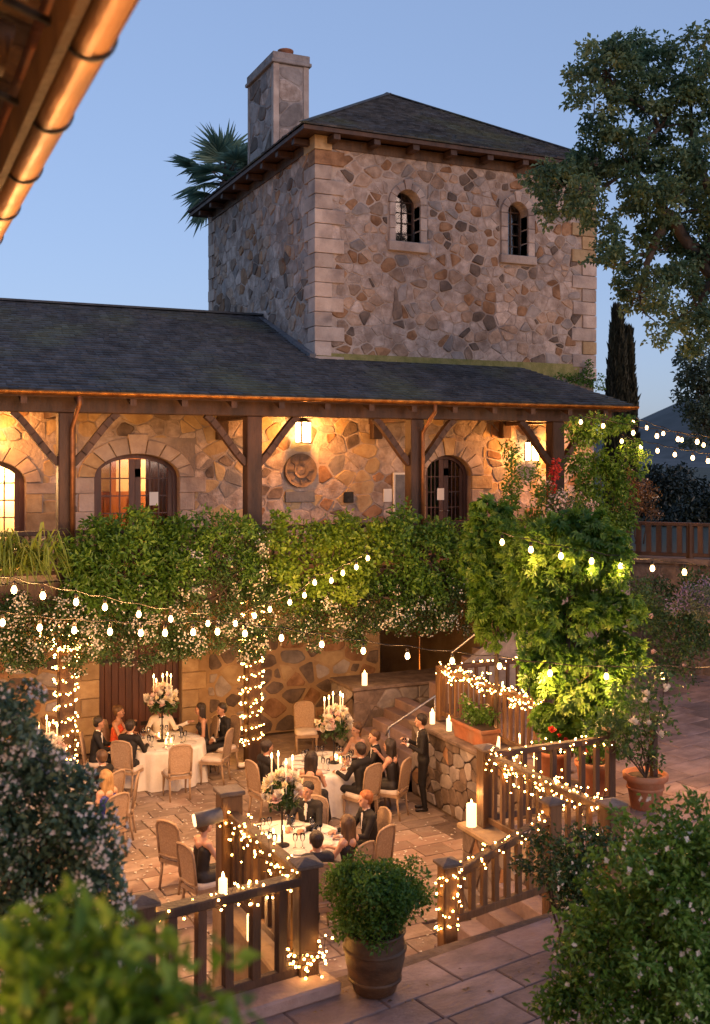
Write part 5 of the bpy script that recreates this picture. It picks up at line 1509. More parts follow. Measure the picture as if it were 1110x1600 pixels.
hx = DOORS[1]["cx"]
floor_lamp("lit floor lamp standing in the hall behind the double doors", hx+1.7, 26.2, 240)
floor_lamp("lit floor lamp close behind the leftmost arched window", DOORS[0]["cx"]+.3, 25.0, 800)
tb = thing("hall_table", "small table with a flower vase in the hall behind the double doors", "table", (hx+.45, 26.4, PF))
m = MB(); m.box((-.5, -.25, .78), (.5, .25, .83)); m.build("table_top", MATS["door_wood"], tb, bev=.01)
for sx in (-.45, .45):
    for sy in (-.2, .2): MB().box((sx-.025, sy-.025, 0), (sx+.025, sy+.025, .78)).build("leg", MATS["door_wood"], tb)
pc_ = thing("framed_picture", "dark framed picture hanging in the lit hall", "picture", (hx-.6, 26.88, PF+2.0))
MB().box((-.35, -.03, -.3), (.35, 0, .3)).build("frame", MATS["door_wood"], pc_); MB().box((-.28, -.036, -.23), (.28, -.031, .23)).build("canvas", MATS["slate_plate"], pc_)

CANDLE = {}
def pillar_candle(label, loc, h=.26, r=.055, watts=2.5, group=None):
    t = thing("pillar_candle", label, "candle", loc, 0, group)
    m = MB(); m.lathe([(r, 0), (r, h), (r*.8, h+.004), (r*.55, h-.012)], (0, 0, 0), 14); m.build("wax", MATS["candle_wax"], t)
    m = MB(); m.lathe([(.002, 0), (.010, .012), (.013, .025), (.008, .048), (.001, .07)], (0, 0, h), 8); m.build("flame", MATS["flame"], t)
    if watts: lamp("candle_light", (0, 0, h+.14), watts, t, r=.02)
    return t


pillar_candle("single pillar candle on the low rubble wall under the vines", V((P(570, 1080, Y=21.38).x, 21.38, 1.44)), .26, .06)
pillar_candle("large pillar candle on the corner of the pier wall", P(737, 1291, Z=TZ+.03), .30, .07, 4)
pillar_candle("pillar candle on the ground behind the foreground balustrade", P(408, 1466, Z=TZ)+V((-.10, 0, 0)), .26, .055, 4)
pillar_candle("small candle resting on the foreground balustrade rail", V((2.92, 9.40, TZ+.03+1.045)), .12, .04, 1.5)
for k, (px, py, lab) in enumerate(((676, 1131, "pillar candle at the foot of the first post of the far railing"), (702, 1142, "pillar candle left of the clay planter box"), (772, 1172, "pillar candle right of the clay planter box"),
                                   (812, 1172, "glowing candle below the middle of the light covered railing"), (846, 1196, "tall candle between planter and small maple trunk"))):
    pillar_candle(lab, P(px, py, Z=TZ+.05) if k < 2 else P(px, py, Z=TZ)+V(((.07, 0, -.09)[k-2], 0, 0)), .22, .05, 2.0)

# spotlight on the stout post
s_ = thing("spotlight", "grey cylinder spotlight fixed to the stout post", "spotlight", P(333, 1275, D=12.1))
m = MB(); m.tube([(.10, -.02, .01), (-.20, .02, -.03)], [.085, .085], 14); m.build("housing", MATS["slate_plate"], s_)
m = MB(); m.tube([(-.20, .02, -.03), (-.222, .022, -.033)], [.07, .07], 14); m.build("lens", MATS["candle_wax"], s_)
m = MB(); m.bar((.02, 0, 0), (.10, 0, -.1), .03, .03); m.build("bracket", MATS["iron"], s_)

# ================================================================== THINGS ON THE PORCH WALL
c = P(470, 735, Y=YW-.07); R_ = .40
md = thing("stone_medallion", "round carved stone medallion below the wall lantern", "medallion", (c.x, YW-.03, c.z))
def disc(m, r0, r1, y0, y1, n=36):
    vs, fs = [], []
    for k in range(n):
        t_ = 2*math.pi*k/n
        for (r_, y_) in ((r1, 0.0), (r1, y0), (r0, y1)): vs.append((r_*math.cos(t_), y_, r_*math.sin(t_)))
    for k in range(n):
        j = (k+1) % n
        fs += [(k*3, j*3, j*3+1, k*3+1), (k*3+1, j*3+1, j*3+2, k*3+2)]
    m.add(vs, fs, 0, False)
m = MB(); disc(m, R_*.82, R_, -.09, -.05); disc(m, R_*.45, R_*.82, -.05, -.06); disc(m, R_*.3, R_*.45, -.1, -.07); disc(m, .001, R_*.3, -.05, -.09); m.build("disc", MATS["stone_dark"], md)
for k in range(8):
    a_ = k*math.pi/4
    m = MB(); m.bar((R_*.42*math.cos(a_), -.06, R_*.42*math.sin(a_)), (R_*.83*math.cos(a_), -.06, R_*.83*math.sin(a_)), .05, .04, up=(0, 1, 0)); m.build("spoke", MATS["stone_dark"], md)
c = P(469, 776, Y=YW-.05)
m = MB(); m.box((c.x-.37, YW-.075, c.z-.13), (c.x+.37, YW-.03, c.z+.13)); tag(m.build("wall_plaque", MATS["slate_plate"], bev=.01), "grey rectangular plaque on the wall under the medallion", "plaque")
c = P(545, 777, Y=YW-.05)
m = MB(); m.box((c.x-.13, YW-.07, c.z-.13), (c.x+.13, YW-.03, c.z+.13)); tag(m.build("wall_vent", MATS["iron"], bev=.01), "small dark square vent on the porch wall", "vent")
c = P(606, 774, Y=YW-.05)
m = MB(); m.box((c.x-.11, YW-.06, c.z-.16), (c.x+.11, YW-.03, c.z+.16)); tag(m.build("wall_notice", MATS["paper"]), "small pale notice beside the framed board", "notice")
c = P(629, 770, Y=YW-.1)
nb = thing("notice_board", "tall grey framed board beside the third porch post", "board", (c.x, YW-.04, c.z-.55))
MB().box((-.24, -.06, -.05), (.24, 0, 1.05)).build("frame", MATS["linen"], nb, bev=.01); MB().box((-.19, -.075, 0), (.19, -.061, 1.0)).build("panel", MATS["slate_plate"], nb)
for px, py, lab in ((240, 779, "white sheet of paper taped on the lit double door"), (688, 772, "white sheet of paper on the dark arched door")):
    c = P(px, py, Y=YW+.2)
    m = MB(); m.box((c.x-.10, YW+.17, c.z-.15), (c.x+.10, YW+.18, c.z+.15)); tag(m.build("door_notice", MATS["paper"]), lab, "notice")
# drain pipe in the dark opening
m = MB(); pa, pb, pcx = P(656, 985, Y=22.6), P(656, 1048, Y=22.6), P(636, 1062, Y=22.6)
m.tube([pa+V((0, 0, .3)), pb, pcx], .04, 8); tag(m.build("drain_pipe", MATS["copper"]), "drain pipe bending in front of the dark cellar opening", "pipe")

# ================================================================== POTS
def pot(name, label, loc, prof, mname, soil_r, soil_z, n=26, bands=()):
    t = thing(name, label, "pot", loc)
    m = MB(); m.lathe(prof, (0, 0, 0), n); m.build("body", MATS[mname], t)
    for z_, r_ in bands:
        m = MB(); m.lathe([(r_-.01, z_-.025), (r_+.014, z_-.012), (r_+.014, z_+.012), (r_-.01, z_+.025)], (0, 0, 0), n); m.build("band", MATS[mname], t)
    m = MB(); m.lathe([(.01, soil_z-.02), (soil_r, soil_z-.02), (soil_r, soil_z), (.01, soil_z+.01)], (0, 0, 0), 16); m.build("soil", MATS["soil"], t)
    return t


pl = P(586, 1548, Z=TZ)
pot("glazed_pot", "large brown glazed jar holding the clipped shrub in the foreground", pl, [(.17, 0), (.20, .02), (.25, .16), (.285, .32), (.29, .44), (.275, .52), (.28, .55), (.295, .57), (.29, .585), (.25, .58), (.24, .52)], "glazed_pot", .25, .53, bands=((.14, .243), (.42, .291)))
pt_ = pl + V((0, 0, .86))
cl = []
rs = random.Random(6)
for k in range(26):
    a_ = rs.uniform(0, 6.28); e_ = rs.uniform(-.95, 1.2)
    cl.append(((pt_.x+.36*math.cos(a_)*math.cos(e_), pt_.y+.36*math.sin(a_)*math.cos(e_), pt_.z+.26*math.sin(e_)), (rs.uniform(.17,.25),)*2+(rs.uniform(.14,.21),), 400))
cl.append(((pt_.x, pt_.y, pt_.z-.05), (.44, .44, .36), 3000))
shrub("clipped_shrub", "rounded clipped green shrub growing in the large brown jar", "shrub", pl+V((0, 0, .5)), cl, "leaf_mid", .042, .6, seed=7, shell=.5)
pl2 = P(1009, 1262, Z=TZ)
pot("terracotta_pot", "big terracotta pot with the staked rose on the right terrace", pl2, [(.20, 0), (.21, .01), (.27, .40), (.32, .42), (.325, .50), (.30, .51), (.27, .50), (.26, .44)], "terracotta", .27, .45, bands=((.30, .257),))
for k, (px, py, lab) in enumerate(((868, 1228, "tall terracotta pot left behind the garland railing"), (928, 1246, "wide terracotta pot right behind the garland railing"))):
    l_ = P(px, py, Z=TZ)
    pot("terracotta_pot", lab, l_, [(.19, 0), (.20, .01), (.25, .46), (.28, .48), (.285, .54), (.25, .55), (.23, .50)], "terracotta", .24, .5)
    cl = [((l_.x+dx, l_.y, TZ+.66+dz), (.22, .22, .18), 130) for dx, dz in ((-.1, 0), (.12, .04), (0, .14))]
    t = shrub("potted_geranium", ["red geranium growing in the tall clay pot", "leafy geranium growing in the wide clay pot"][k], "plant", l_+V((0, 0, .5)), cl, "leaf_mid", .07, .8, seed=60+k)
    blooms(t, cl, 3 if k == 0 else 1, .06, "petal_red", k)
cpl = P(737, 1160, Z=TZ+.05); 
px0 = thing("planter_box", "rectangular terracotta planter box on the retaining wall", "planter", (9.74, cpl.y, TZ+.05))
m = MB(); 
q8 = [(-.14, -.48, 0), (.14, -.48, 0), (.14, .48, 0), (-.14, .48, 0), (-.18, -.53, .30), (.18, -.53, .30), (.18, .53, .30), (-.18, .53, .30)]
m.add(q8, [(0, 3, 2, 1), (0, 1, 5, 4), (1, 2, 6, 5), (2, 3, 7, 6), (3, 0, 4, 7), (4, 5, 6, 7)]); m.build("box", MATS["terracotta"], px0, bev=.012)
m = MB(); m.box((-.2, -.55, .26), (.2, .55, .32)); m.build("rim", MATS["terracotta"], px0, bev=.01)
m = MB(); m.box((-.16, -.5, .321), (.16, .5, .327)); m.build("soil", MATS["soil"], px0)
cl = [((9.74+rs.uniform(-.1, .1), cpl.y-.4+.16*k, TZ+.48+rs.uniform(0, .14)), (.15, .16, .15), 110) for k in range(6)]
shrub("planter_herb", "leafy green plant with a few white blooms in the planter box", "plant", (9.74, cpl.y, TZ+.37), cl, "leaf_mid", .075, .6, fl=("petal_white", .035, .02), seed=65)
# timber sill that carries the planter
# ================================================================== NEAR EAVE OF THE CAMERA'S HOUSE
ev = thing("near_eave", "warm lit roof eave with a rounded copper gutter in the top left corner", "roof", (0.2, 6.0, 7.6))
GX, GZ, GR = .60, 7.64, .075
m = MB(); n_ = 12; prf = [(math.cos(t_), math.sin(t_)) for t_ in [math.pi + math.pi*k/n_ for k in range(n_+1)]]
vs = []
for y in (-3, 16): vs += [(GX+c_*GR, y, GZ+s2*GR) for c_, s2 in prf] + [(GX+c_*GR*.93, y, GZ+s2*GR*.93) for c_, s2 in reversed(prf)]
k2 = 2*(n_+1)
m.add(vs, [tuple(range(k2)), tuple(range(2*k2-1, k2-1, -1))] + [(k, (k+1) % k2, k2+(k+1) % k2, k2+k) for k in range(k2)], 0, True)
m.tube([(GX+GR, -3, GZ), (GX+GR, 16, GZ)], .009, 6)
m.build("gutter", MATS["copper_dull"], ev, world=True)
y = 1.72
while y < 12:
    m = MB()
    pts = [(GX+c_*(GR+.006), y, GZ+s2*(GR+.006)) for c_, s2 in prf]
    for i in range(len(pts)-1): m.bar(pts[i], pts[i+1], .02, .008, up=(pts[i][0]-GX, 0, pts[i][2]-GZ))
    m.bar((GX-GR, y, GZ), (GX-.25, y, GZ+.06), .02, .02); m.build("gutter_bracket", MATS["iron"], ev, world=True)
    y += .78
m = MB(); m.box((GX-.115, -3, GZ-.10), (GX-.085, 16, GZ+.05)); m.build("fascia", MATS["rail_wood"], ev, world=True)
y = -2.5
while y < 14:
    m = MB(); m.box((-2.0, y, 0), (GX-.13, y+.185, .02)); m.v = [(vx, vy, GZ+.07+(GX-vx)*.30+vz) for vx, vy, vz in m.v]; m.build("soffit_board", MATS["rail_wood"], ev, world=True); y += .19
y = 1.1
while y < 14:
    m = MB(); m.tube([(GX-.20, y, GZ+.02), (-2.0, y, GZ+.62)], .085, 12); m.build("rafter_log", MATS["rail_wood"], ev, world=True); y += .62
m = MB(); m.prism([V((GX-.05, -3, GZ+.12)), V((-2.2, -3, GZ+.95)), V((-2.2, -3, GZ+1.02)), V((GX-.05, -3, GZ+.19))], (0, 19, 0)); m.build("roofing", MATS["terracotta"], ev, world=True)
m = MB(); m.box((-2.2, -3, TZ), (-1.95, 16, GZ+.75)); tag(m.build("house_wall", MATS["cream_plaster"]), kind="structure")
t = thing("house_lantern", "lit lantern on the wall under the near eave", "lantern", (-1.95, 1.6, 5.9))
m = MB(); m.box((0, -.05, -.12), (.02, .05, .12)); m.tube([(.02, 0, .1), (.14, 0, .16), (.14, 0, .1)], .01, 6); m.build("bracket", MATS["iron"], t)
m = MB(); m.lathe([(.05, -.14), (.075, .05), (.03, .1), (.01, .12)], (.14, 0, 0), 8); m.build("lantern_body", MATS["lantern_glass"], t)
lamp("lantern_light", (.34, 0, 0), 110, t, r=.08)

# ================================================================== TABLES, CHAIRS, CENTREPIECES
mat("chair_wood", (.26, .17, .10), (.40, .28, .18), scale=6, bump=.2, rough=.6, rnd=.12)
mat("cane", (.32, .21, .13), (.46, .33, .22), scale=40, bump=.5, bscale=120, rough=.8, rnd=.1)
mat("cushion", (.52, .44, .36), (.66, .58, .49), scale=6, bump=.15, rough=.9)
mat("porcelain", (.72, .70, .66), (.8, .78, .74), bump=0, rough=.25)
mat("taper_wax", (.8, .74, .6), (.85, .8, .68), bump=0, rough=.5)
glassmat("clear_glass", (.92, .94, .95), .03)


def chair_meshes():
    R = {}
    m = MB(); m.tube([(0, 0, .44), (.008, .012, .30), (-.006, -.004, .12), (.006, .012, 0)], [.028, .026, .017, .015], 8); R["leg_f"] = m.mesh("leg", MATS["chair_wood"])
    m = MB(); m.tube([(0, 0, .46), (0, -.015, .25), (0, -.06, 0)], [.025, .021, .017], 8); R["leg_b"] = m.mesh("leg", MATS["chair_wood"])
    m = MB(); m.prism([V(p) for p in ((-.25, .24, .40), (.25, .24, .40), (.22, -.24, .40), (-.22, -.24, .40))][::-1], (0, 0, .06)); R["seat_frame"] = m.mesh("seat_frame", MATS["chair_wood"])
    m = MB(); rows = [(.235, .46), (.24, .485), (.225, .515), (.15, .53), (.01, .535)]
    vs, fs = [], []
    for (r_, z_) in rows:
        for k in range(20):
            t_ = 2*math.pi*k/20; c_, s2 = math.cos(t_), math.sin(t_)
            e_ = .42; x_, y_ = math.copysign(abs(c_)**e_, c_)*r_, math.copysign(abs(s2)**e_, s2)*r_*.97
            vs.append((x_*(1.0+.12*y_), y_, z_))
    for i in range(4):
        for k in range(20): fs.append((i*20+k, i*20+(k+1) % 20, (i+1)*20+(k+1) % 20, (i+1)*20+k))
    m.add(vs, fs, 0, True); R["seat"] = m.mesh("seat", MATS["cushion"])
    def bp_(u, h):      # point on the raked back, u across, h up
        return V((u*(.95+.12*h), -.225-.13*h-.025*math.cos(u*6), .46+h))
    m = MB(); ring = [(-.215, .05), (-.215, .35), (-.21, .50), (-.17, .575), (-.08, .60), (0, .607), (.08, .60), (.17, .575), (.21, .50), (.215, .35), (.215, .05)]
    m.tube([bp_(u, h) for u, h in ring], .021, 8); m.tube([bp_(-.215, .06), bp_(0, .055), bp_(.215, .06)], .02, 8)
    for s2 in (-1, 1): m.tube([bp_(s2*.215, -.02), bp_(s2*.215, .08)], .022, 8)
    R["back_frame"] = m.mesh("back_frame", MATS["chair_wood"])
    m = MB(); front = [bp_(u*.95, h) for u, h in ring]
    m.prism(front, (0, .016, .002)); R["backrest"] = m.mesh("backrest", MATS["cane"])
    return R


CH = chair_meshes()


def chair(label, x, y, rot, group=None, z=0):
    t = thing("dining_chair", label, "chair", (x, y, z), rot, group)
    for s2 in (-1, 1):
        o = link("leg", CH["leg_f"], t); o.location = (s2*.215, .205, 0)
        o = link("leg", CH["leg_b"], t); o.location = (s2*.19, -.20, 0)
    for k in ("seat_frame", "seat", "back_frame", "backrest"): link(k, CH[k], t)
    return t


def face(x, y, tx, ty): return math.atan2(-(tx-x), ty-y)


def round_table(c, r, tlab, clab, seed):
    t = thing("round_table", tlab, "table", (c[0], c[1], 0))
    m = MB(); m.lathe([(.01, .71), (r-.02, .71), (r-.02, .745), (.01, .746)], (0, 0, 0), 32); m.build("tabletop", MATS["rail_wood"], t)
    m = MB(); m.lathe([(.3, 0), (.3, .03), (.06, .06), (.05, .71)], (0, 0, 0), 14); m.build("pedestal", MATS["iron"], t)
    n = 96; rs = random.Random(seed); ph = rs.uniform(0, 6)
    vs, fs = [(0, 0, .752)], []
    rows = [(.5*r, .752, 0), (.93*r, .752, 0), (r, .745, .002), (r*1.012, .70, .008), (r*1.03, .5, .026), (r*1.05, .25, .042), (r*1.07, .015, .055)]
    for (rr, z_, am) in rows:
        for k in range(n):
            t_ = 2*math.pi*k/n
            q = rr + am*(math.sin(15*t_+ph)+.5*math.sin(23*t_+2*ph)+.35*math.sin(8*t_))
            vs.append((q*math.cos(t_), q*math.sin(t_), z_))
    for k in range(n): fs.append((0, 1+k, 1+(k+1) % n))
    for i in range(len(rows)-1):
        for k in range(n): fs.append((1+i*n+k, 1+(i+1)*n+k, 1+(i+1)*n+(k+1) % n, 1+i*n+(k+1) % n))
    m = MB(); m.add(vs, fs, 0, True); o = m.build("tablecloth", MATS["linen"]); o.location = (c[0], c[1], 0)
    tag(o, clab, "tablecloth")


PLATE = MB().lathe([(.01, 0), (.08, 0), (.135, .018), (.135, .022), (.08, .008), (.01, .007)], (0, 0, 0), 20).mesh("plate", MATS["porcelain"])
GLASS = MB().lathe([(.034, 0), (.034, .004), (.006, .01), (.005, .09), (.03, .12), (.038, .155), (.034, .21), (.032, .21)], (0, 0, 0), 12).mesh("wine_glass", MATS["clear_glass"])
NAPK = MB().box((-.06, -.11, 0), (.06, .11, .012)).mesh("napkin", MATS["linen"])


def setting(c, r, n, wher, seed, a0=0.0):
    rs = random.Random(seed)
    for k in range(n):
        a_ = a0+2*math.pi*k/n
        def put(name, me, rr, da, lab, cat, grp, rot=0):
            o = link(name, me); o.location = (c[0]+rr*math.cos(a_+da), c[1]+rr*math.sin(a_+da), .754); o.rotation_euler.z = rot; tag(o, lab, cat, grp)
        put("plate", PLATE, r*.72, 0, "white plate laid on the "+wher, "plate", "plates on the "+wher)
        put("wine_glass", GLASS, r*.55, .24, "clear wine glass standing on the "+wher, "glass", "wine glasses on the "+wher)
        put("wine_glass", GLASS, r*.50, .02, "clear wine glass standing on the "+wher, "glass", "wine glasses on the "+wher)
        put("napkin", NAPK, r*.76, -.26, "folded white napkin lying on the "+wher, "napkin", "napkins on the "+wher, a_)
    # tea lights
    for k in range(4):
        a_ = rs.uniform(0, 6.28)
        pillar_candle("small votive candle glowing on the "+wher, (c[0]+.24*math.cos(a_), c[1]+.24*math.sin(a_), .754), .05, .028, 0, "votive candles on the "+wher)


def centrepiece(label, x, y, zc, r, seed, tall=True, ncand=5):
    t = thing("flower_centrepiece", label, "centrepiece", (x, y, .754))
    rs = random.Random(seed); zc -= .754
    m = MB(); m.lathe([(.11, 0), (.11, .015), (.02, .04), (.013, zc*.5), (.018, zc-.28), (.10, zc-.16), (.12, zc-.08), (.01, zc-.07)], (0, 0, 0), 14); m.build("stand", MATS["iron"], t)
    o = thing_local = None
    cl = [((r*.62*math.cos(a_), r*.62*math.sin(a_), zc-.06+dz), (r*.42, r*.42, r*.4), 60) for a_, dz in [(k*.9, (.06 if k % 2 else -.08)) for k in range(7)]]
    cl.append(((0, 0, zc), (r*.7, r*.7, r*.6), 160))
    o = foliage("greenery", cl, "leaf_dark", t, .085, .45, 1, .5, .3, seed); o.matrix_parent_inverse = Matrix.Identity(4)
    for k in range(56):
        a_ = rs.uniform(0, 6.28); e_ = rs.uniform(-.6, 1.45); q = r*rs.uniform(.85, 1.08)
        b = rose(V((q*math.cos(a_)*math.cos(e_), q*math.sin(a_)*math.cos(e_), zc+.85*q*math.sin(e_))), rs.uniform(.06, .10), rs.choice(["petal_white", "petal_cream", "petal_cream", "petal_white", "petal_pink"]), t, "blossom")
        b.matrix_parent_inverse = Matrix.Identity(4)
    for k in range(ncand):
        a_ = 2*math.pi*k/ncand; q = r*.6; h = rs.uniform(.26, .42)
        m = MB(); m.tube([(q*math.cos(a_), q*math.sin(a_), zc), (q*math.cos(a_), q*math.sin(a_), zc+r*.4+h)], .011, 8); m.build("taper_candle", MATS["taper_wax"], t)
        m = MB(); m.lathe([(.002, 0), (.013, .018), (.015, .03), (.009, .06), (.001, .085)], (q*math.cos(a_), q*math.sin(a_), zc+r*.4+h), 8); m.build("flame", MATS["flame"], t)
    lamp("candle_light", (0, 0, zc+r*.4+.55), 9, t, r=.08)
    return t


T0, T1, T2, T3 = (2.85, 19.5), (5.30, 21.15), (7.72, 18.33), (5.63, 14.9)
round_table(T0, .82, "round table at the left edge half hidden by the blossoming shrub", "white floor length cloth on the leftmost table", 1)
round_table(T1, .85, "round table in front of the plank cellar door", "white floor length cloth on the table by the cellar door", 2)
round_table(T2, .85, "round table in the middle of the patio near the waiter", "white floor length cloth on the middle table", 3)
round_table(T3, .85, "round table nearest to the foreground balustrade", "white floor length cloth on the nearest table", 4)
setting(T1, .85, 7, "table by the cellar door", 1, .2); setting(T2, .85, 7, "middle patio table", 2, .5); setting(T3, .85, 7, "nearest patio table", 3, .1); setting(T0, .82, 6, "leftmost table", 4)
centrepiece("tall white flower centrepiece with candles on the table by the cellar door", T1[0], T1[1], 1.58, .30, 1)
c = P(522, 1130, D=19.9); centrepiece("tall white flower centrepiece with taper candles on the middle table", c.x, c.y, 1.50, .30, 2)
c = P(441, 1228, D=15.6); centrepiece("large lily and rose centrepiece on the nearest table", c.x, c.y, 1.55, .27, 3, ncand=4)
c = P(75, 1165, D=18.8); centrepiece("low flower centrepiece with candles on the leftmost table", c.x, c.y, 1.28, .26, 4, ncand=4)

# scattered petals
rs = np.random.default_rng(8); n = 1500
A = np.stack([rs.uniform(2, 9.3, n), rs.uniform(10.5, 21, n), np.full(n, .012)], 1)
o = leaves("scattered_petals", A, np.concatenate([rs.normal(size=(n, 2)), np.zeros((n, 1))], 1), np.tile([0, 0, 1.], (n, 1)), .06, .7, "petal_white", None, fold=.12, rs=rs, world=False)
tag(o, "pale flower petals strewn over the patio paving", "petals")
m = MB(); 
for k in range(5): m.ball((rng.uniform(-.08, .08), rng.uniform(-.06, .06), .05+rng.uniform(0, .05)), rng.uniform(.06, .10), 8, sq=(1.2, 1, .6))
o = m.build("cloth_bundle", MATS["linen"]); o.location = (7.0, 21.12, 0); tag(o, "crumpled white cloth on the paving at the right porch post", "cloth")

# ================================================================== PEOPLE
mat("suit_black", (.005, .0045, .005), (.012, .011, .012), scale=14, bump=.15, bscale=60, rough=.75)
mat("suit_navy", (.012, .013, .022), (.026, .027, .04), scale=14, bump=.15, bscale=60, rough=.75)
mat("dress_black", (.008, .008, .010), (.02, .018, .02), scale=10, bump=.2, bscale=40, rough=.55)
mat("dress_blue", (.012, .022, .20), (.03, .045, .36), scale=8, bump=.2, bscale=40, rough=.5)
mat("dress_red", (.50, .035, .012), (.72, .10, .03), scale=14, bump=.2, bscale=40, rough=.6, c3=(.75, .25, .06), scale3=9)
mat("dress_blush", (.42, .27, .20), (.55, .38, .29), scale=10, bump=.2, bscale=50, rough=.6)
mat("jacket_ivory", (.60, .52, .42), (.70, .63, .53), scale=10, bump=.15, bscale=50, rough=.75)
mat("shirt_white", (.70, .68, .64), (.8, .78, .75), bump=.1, rough=.8)
mat("skin_light", (.50, .27, .18), (.58, .34, .235), scale=8, bump=.08, rough=.5)
mat("skin_tan", (.34, .175, .105), (.42, .225, .145), scale=8, bump=.08, rough=.5)
mat("skin_deep", (.13, .065, .04), (.19, .10, .06), scale=8, bump=.08, rough=.48)
mat("shoe", (.012, .010, .009), (.025, .02, .018), bump=.1, rough=.35)
mat("hair_dark", (.010, .007, .006), (.035, .022, .016), scale=20, bump=.6, bscale=60, rough=.5, stretch=(1, 1, .2))
mat("hair_brown", (.06, .030, .014), (.14, .075, .035), scale=20, bump=.6, bscale=60, rough=.5, stretch=(1, 1, .2))
mat("hair_blond", (.30, .17, .065), (.45, .28, .12), scale=20, bump=.6, bscale=60, rough=.5, stretch=(1, 1, .2))
mat("hair_red", (.24, .075, .02), (.38, .14, .045), scale=20, bump=.6, bscale=60, rough=.5, stretch=(1, 1, .2))
mat("lip", (.36, .10, .08), (.42, .13, .10), bump=0, rough=.4)
mat("drink_red", (.5, .03, .02), (.6, .05, .03), bump=0, rough=.15)


def sdf_body(caps, h=.0125, k=.022):
    """one continuous skin around tapered limbs: caps = (a, b, ra, rb, material)"""
    A = np.array([[c[0], c[1]] for c in caps], float)
    rm = max(max(c[2], c[3]) for c in caps)+.03
    lo = A.min((0, 1))-rm; hi = A.max((0, 1))+rm
    n = np.ceil((hi-lo)/h).astype(int)+2
    D = np.full(n, 1.0, np.float32); best = np.full(n, 1.0, np.float32); mt = np.zeros(n, np.int8)
    for a_, b_, ra, rb, mi in caps:
        a_, b_ = np.array(a_, float), np.array(b_, float); r = max(ra, rb)+.06
        i0 = np.maximum(0, ((np.minimum(a_, b_)-r-lo)/h).astype(int)); i1 = np.minimum(n, ((np.maximum(a_, b_)+r-lo)/h).astype(int)+2)
        sl = tuple(slice(i0[q], i1[q]) for q in range(3))
        X = np.stack(np.meshgrid(*[lo[q]+h*np.arange(i0[q], i1[q]) for q in range(3)], indexing='ij'), -1)
        ab = b_-a_; L2 = max(1e-9, ab@ab)
        t = np.clip(((X-a_)@ab)/L2, 0, 1)
        d = np.linalg.norm(X-(a_+t[..., None]*ab), axis=-1)-(ra+(rb-ra)*t)
        d = d.astype(np.float32)
        m_ = d < best[sl]; mt[sl][m_] = mi; best[sl] = np.minimum(best[sl], d)
        kk = min(k, 1.4*min(ra, rb)); o = D[sl]; hh = np.maximum(kk-np.abs(o-d), 0)/kk
        D[sl] = np.minimum(o, d)-hh*hh*kk*.25
    # surface nets
    ins = D < 0
    cs = [ins[i:n[0]-1+i, j:n[1]-1+j, q:n[2]-1+q] for i in (0, 1) for j in (0, 1) for q in (0, 1)]
    anyi = np.logical_or.reduce(cs); alli = np.logical_and.reduce(cs); act = anyi & ~alli
    idx = -np.ones(act.shape, int); cells = np.argwhere(act); idx[act] = np.arange(len(cells))
    acc = np.zeros((len(cells), 3)); cnt = np.zeros(len(cells))
    corner = [(i, j, q) for i in (0, 1) for j in (0, 1) for q in (0, 1)]
    val = {c: D[cells[:, 0]+c[0], cells[:, 1]+c[1], cells[:, 2]+c[2]] for c in corner}
    for c in corner:
        for ax in range(3):
            if c[ax] == 0:
                c2 = tuple(1 if q == ax else c[q] for q in range(3)); v0, v1 = val[c], val[c2]
                m_ = (v0 < 0) != (v1 < 0)
                t = np.where(m_, v0/(v0-v1+1e-12), 0)
                p = np.array(c, float)[None, :].repeat(len(cells), 0); p[:, ax] += t
                acc[m_] += p[m_]; cnt[m_] += 1
    vs = lo+h*(cells+acc/cnt[:, None])
    mats_v = mt[cells[:, 0], cells[:, 1], cells[:, 2]]
    quads = []
    for ax in range(3):
        b, c = (ax+1) % 3, (ax+2) % 3
        s0 = [slice(0, n[q]) for q in range(3)]; s1 = list(s0); s0[ax] = slice(0, n[ax]-1); s1[ax] = slice(1, n[ax])
        e = np.argwhere(ins[tuple(s0)] != ins[tuple(s1)])
        e = e[(e[:, b] > 0) & (e[:, c] > 0) & (e[:, b] < n[b]-1) & (e[:, c] < n[c]-1)]
        f = ins[e[:, 0], e[:, 1], e[:, 2]]
        def at(db, dc):
            q = e.copy(); q[:, b] += db; q[:, c] += dc
            return idx[q[:, 0], q[:, 1], q[:, 2]]
        qd = np.stack([at(-1, -1), at(0, -1), at(0, 0), at(-1, 0)], 1)
        qd[~f] = qd[~f][:, ::-1]; quads.append(qd)
    quads = np.concatenate(quads)
    quads = quads[(quads >= 0).all(1)]
    return vs, quads, mats_v


def sdf_object(name, caps, mats_, parent, h=.0125, k=.022):
    vs, qd, mv = sdf_body(caps, h, k)
    me = bpy.data.meshes.new(name)
    me.from_pydata(vs.tolist(), [], qd.tolist())
    for m_ in mats_: me.materials.append(MATS[m_])
    me.polygons.foreach_set("material_index", mv[qd[:, 0]].astype(np.int32)); me.polygons.foreach_set("use_smooth", np.ones(len(qd), bool))
    me.update()
    return link(name, me, parent)


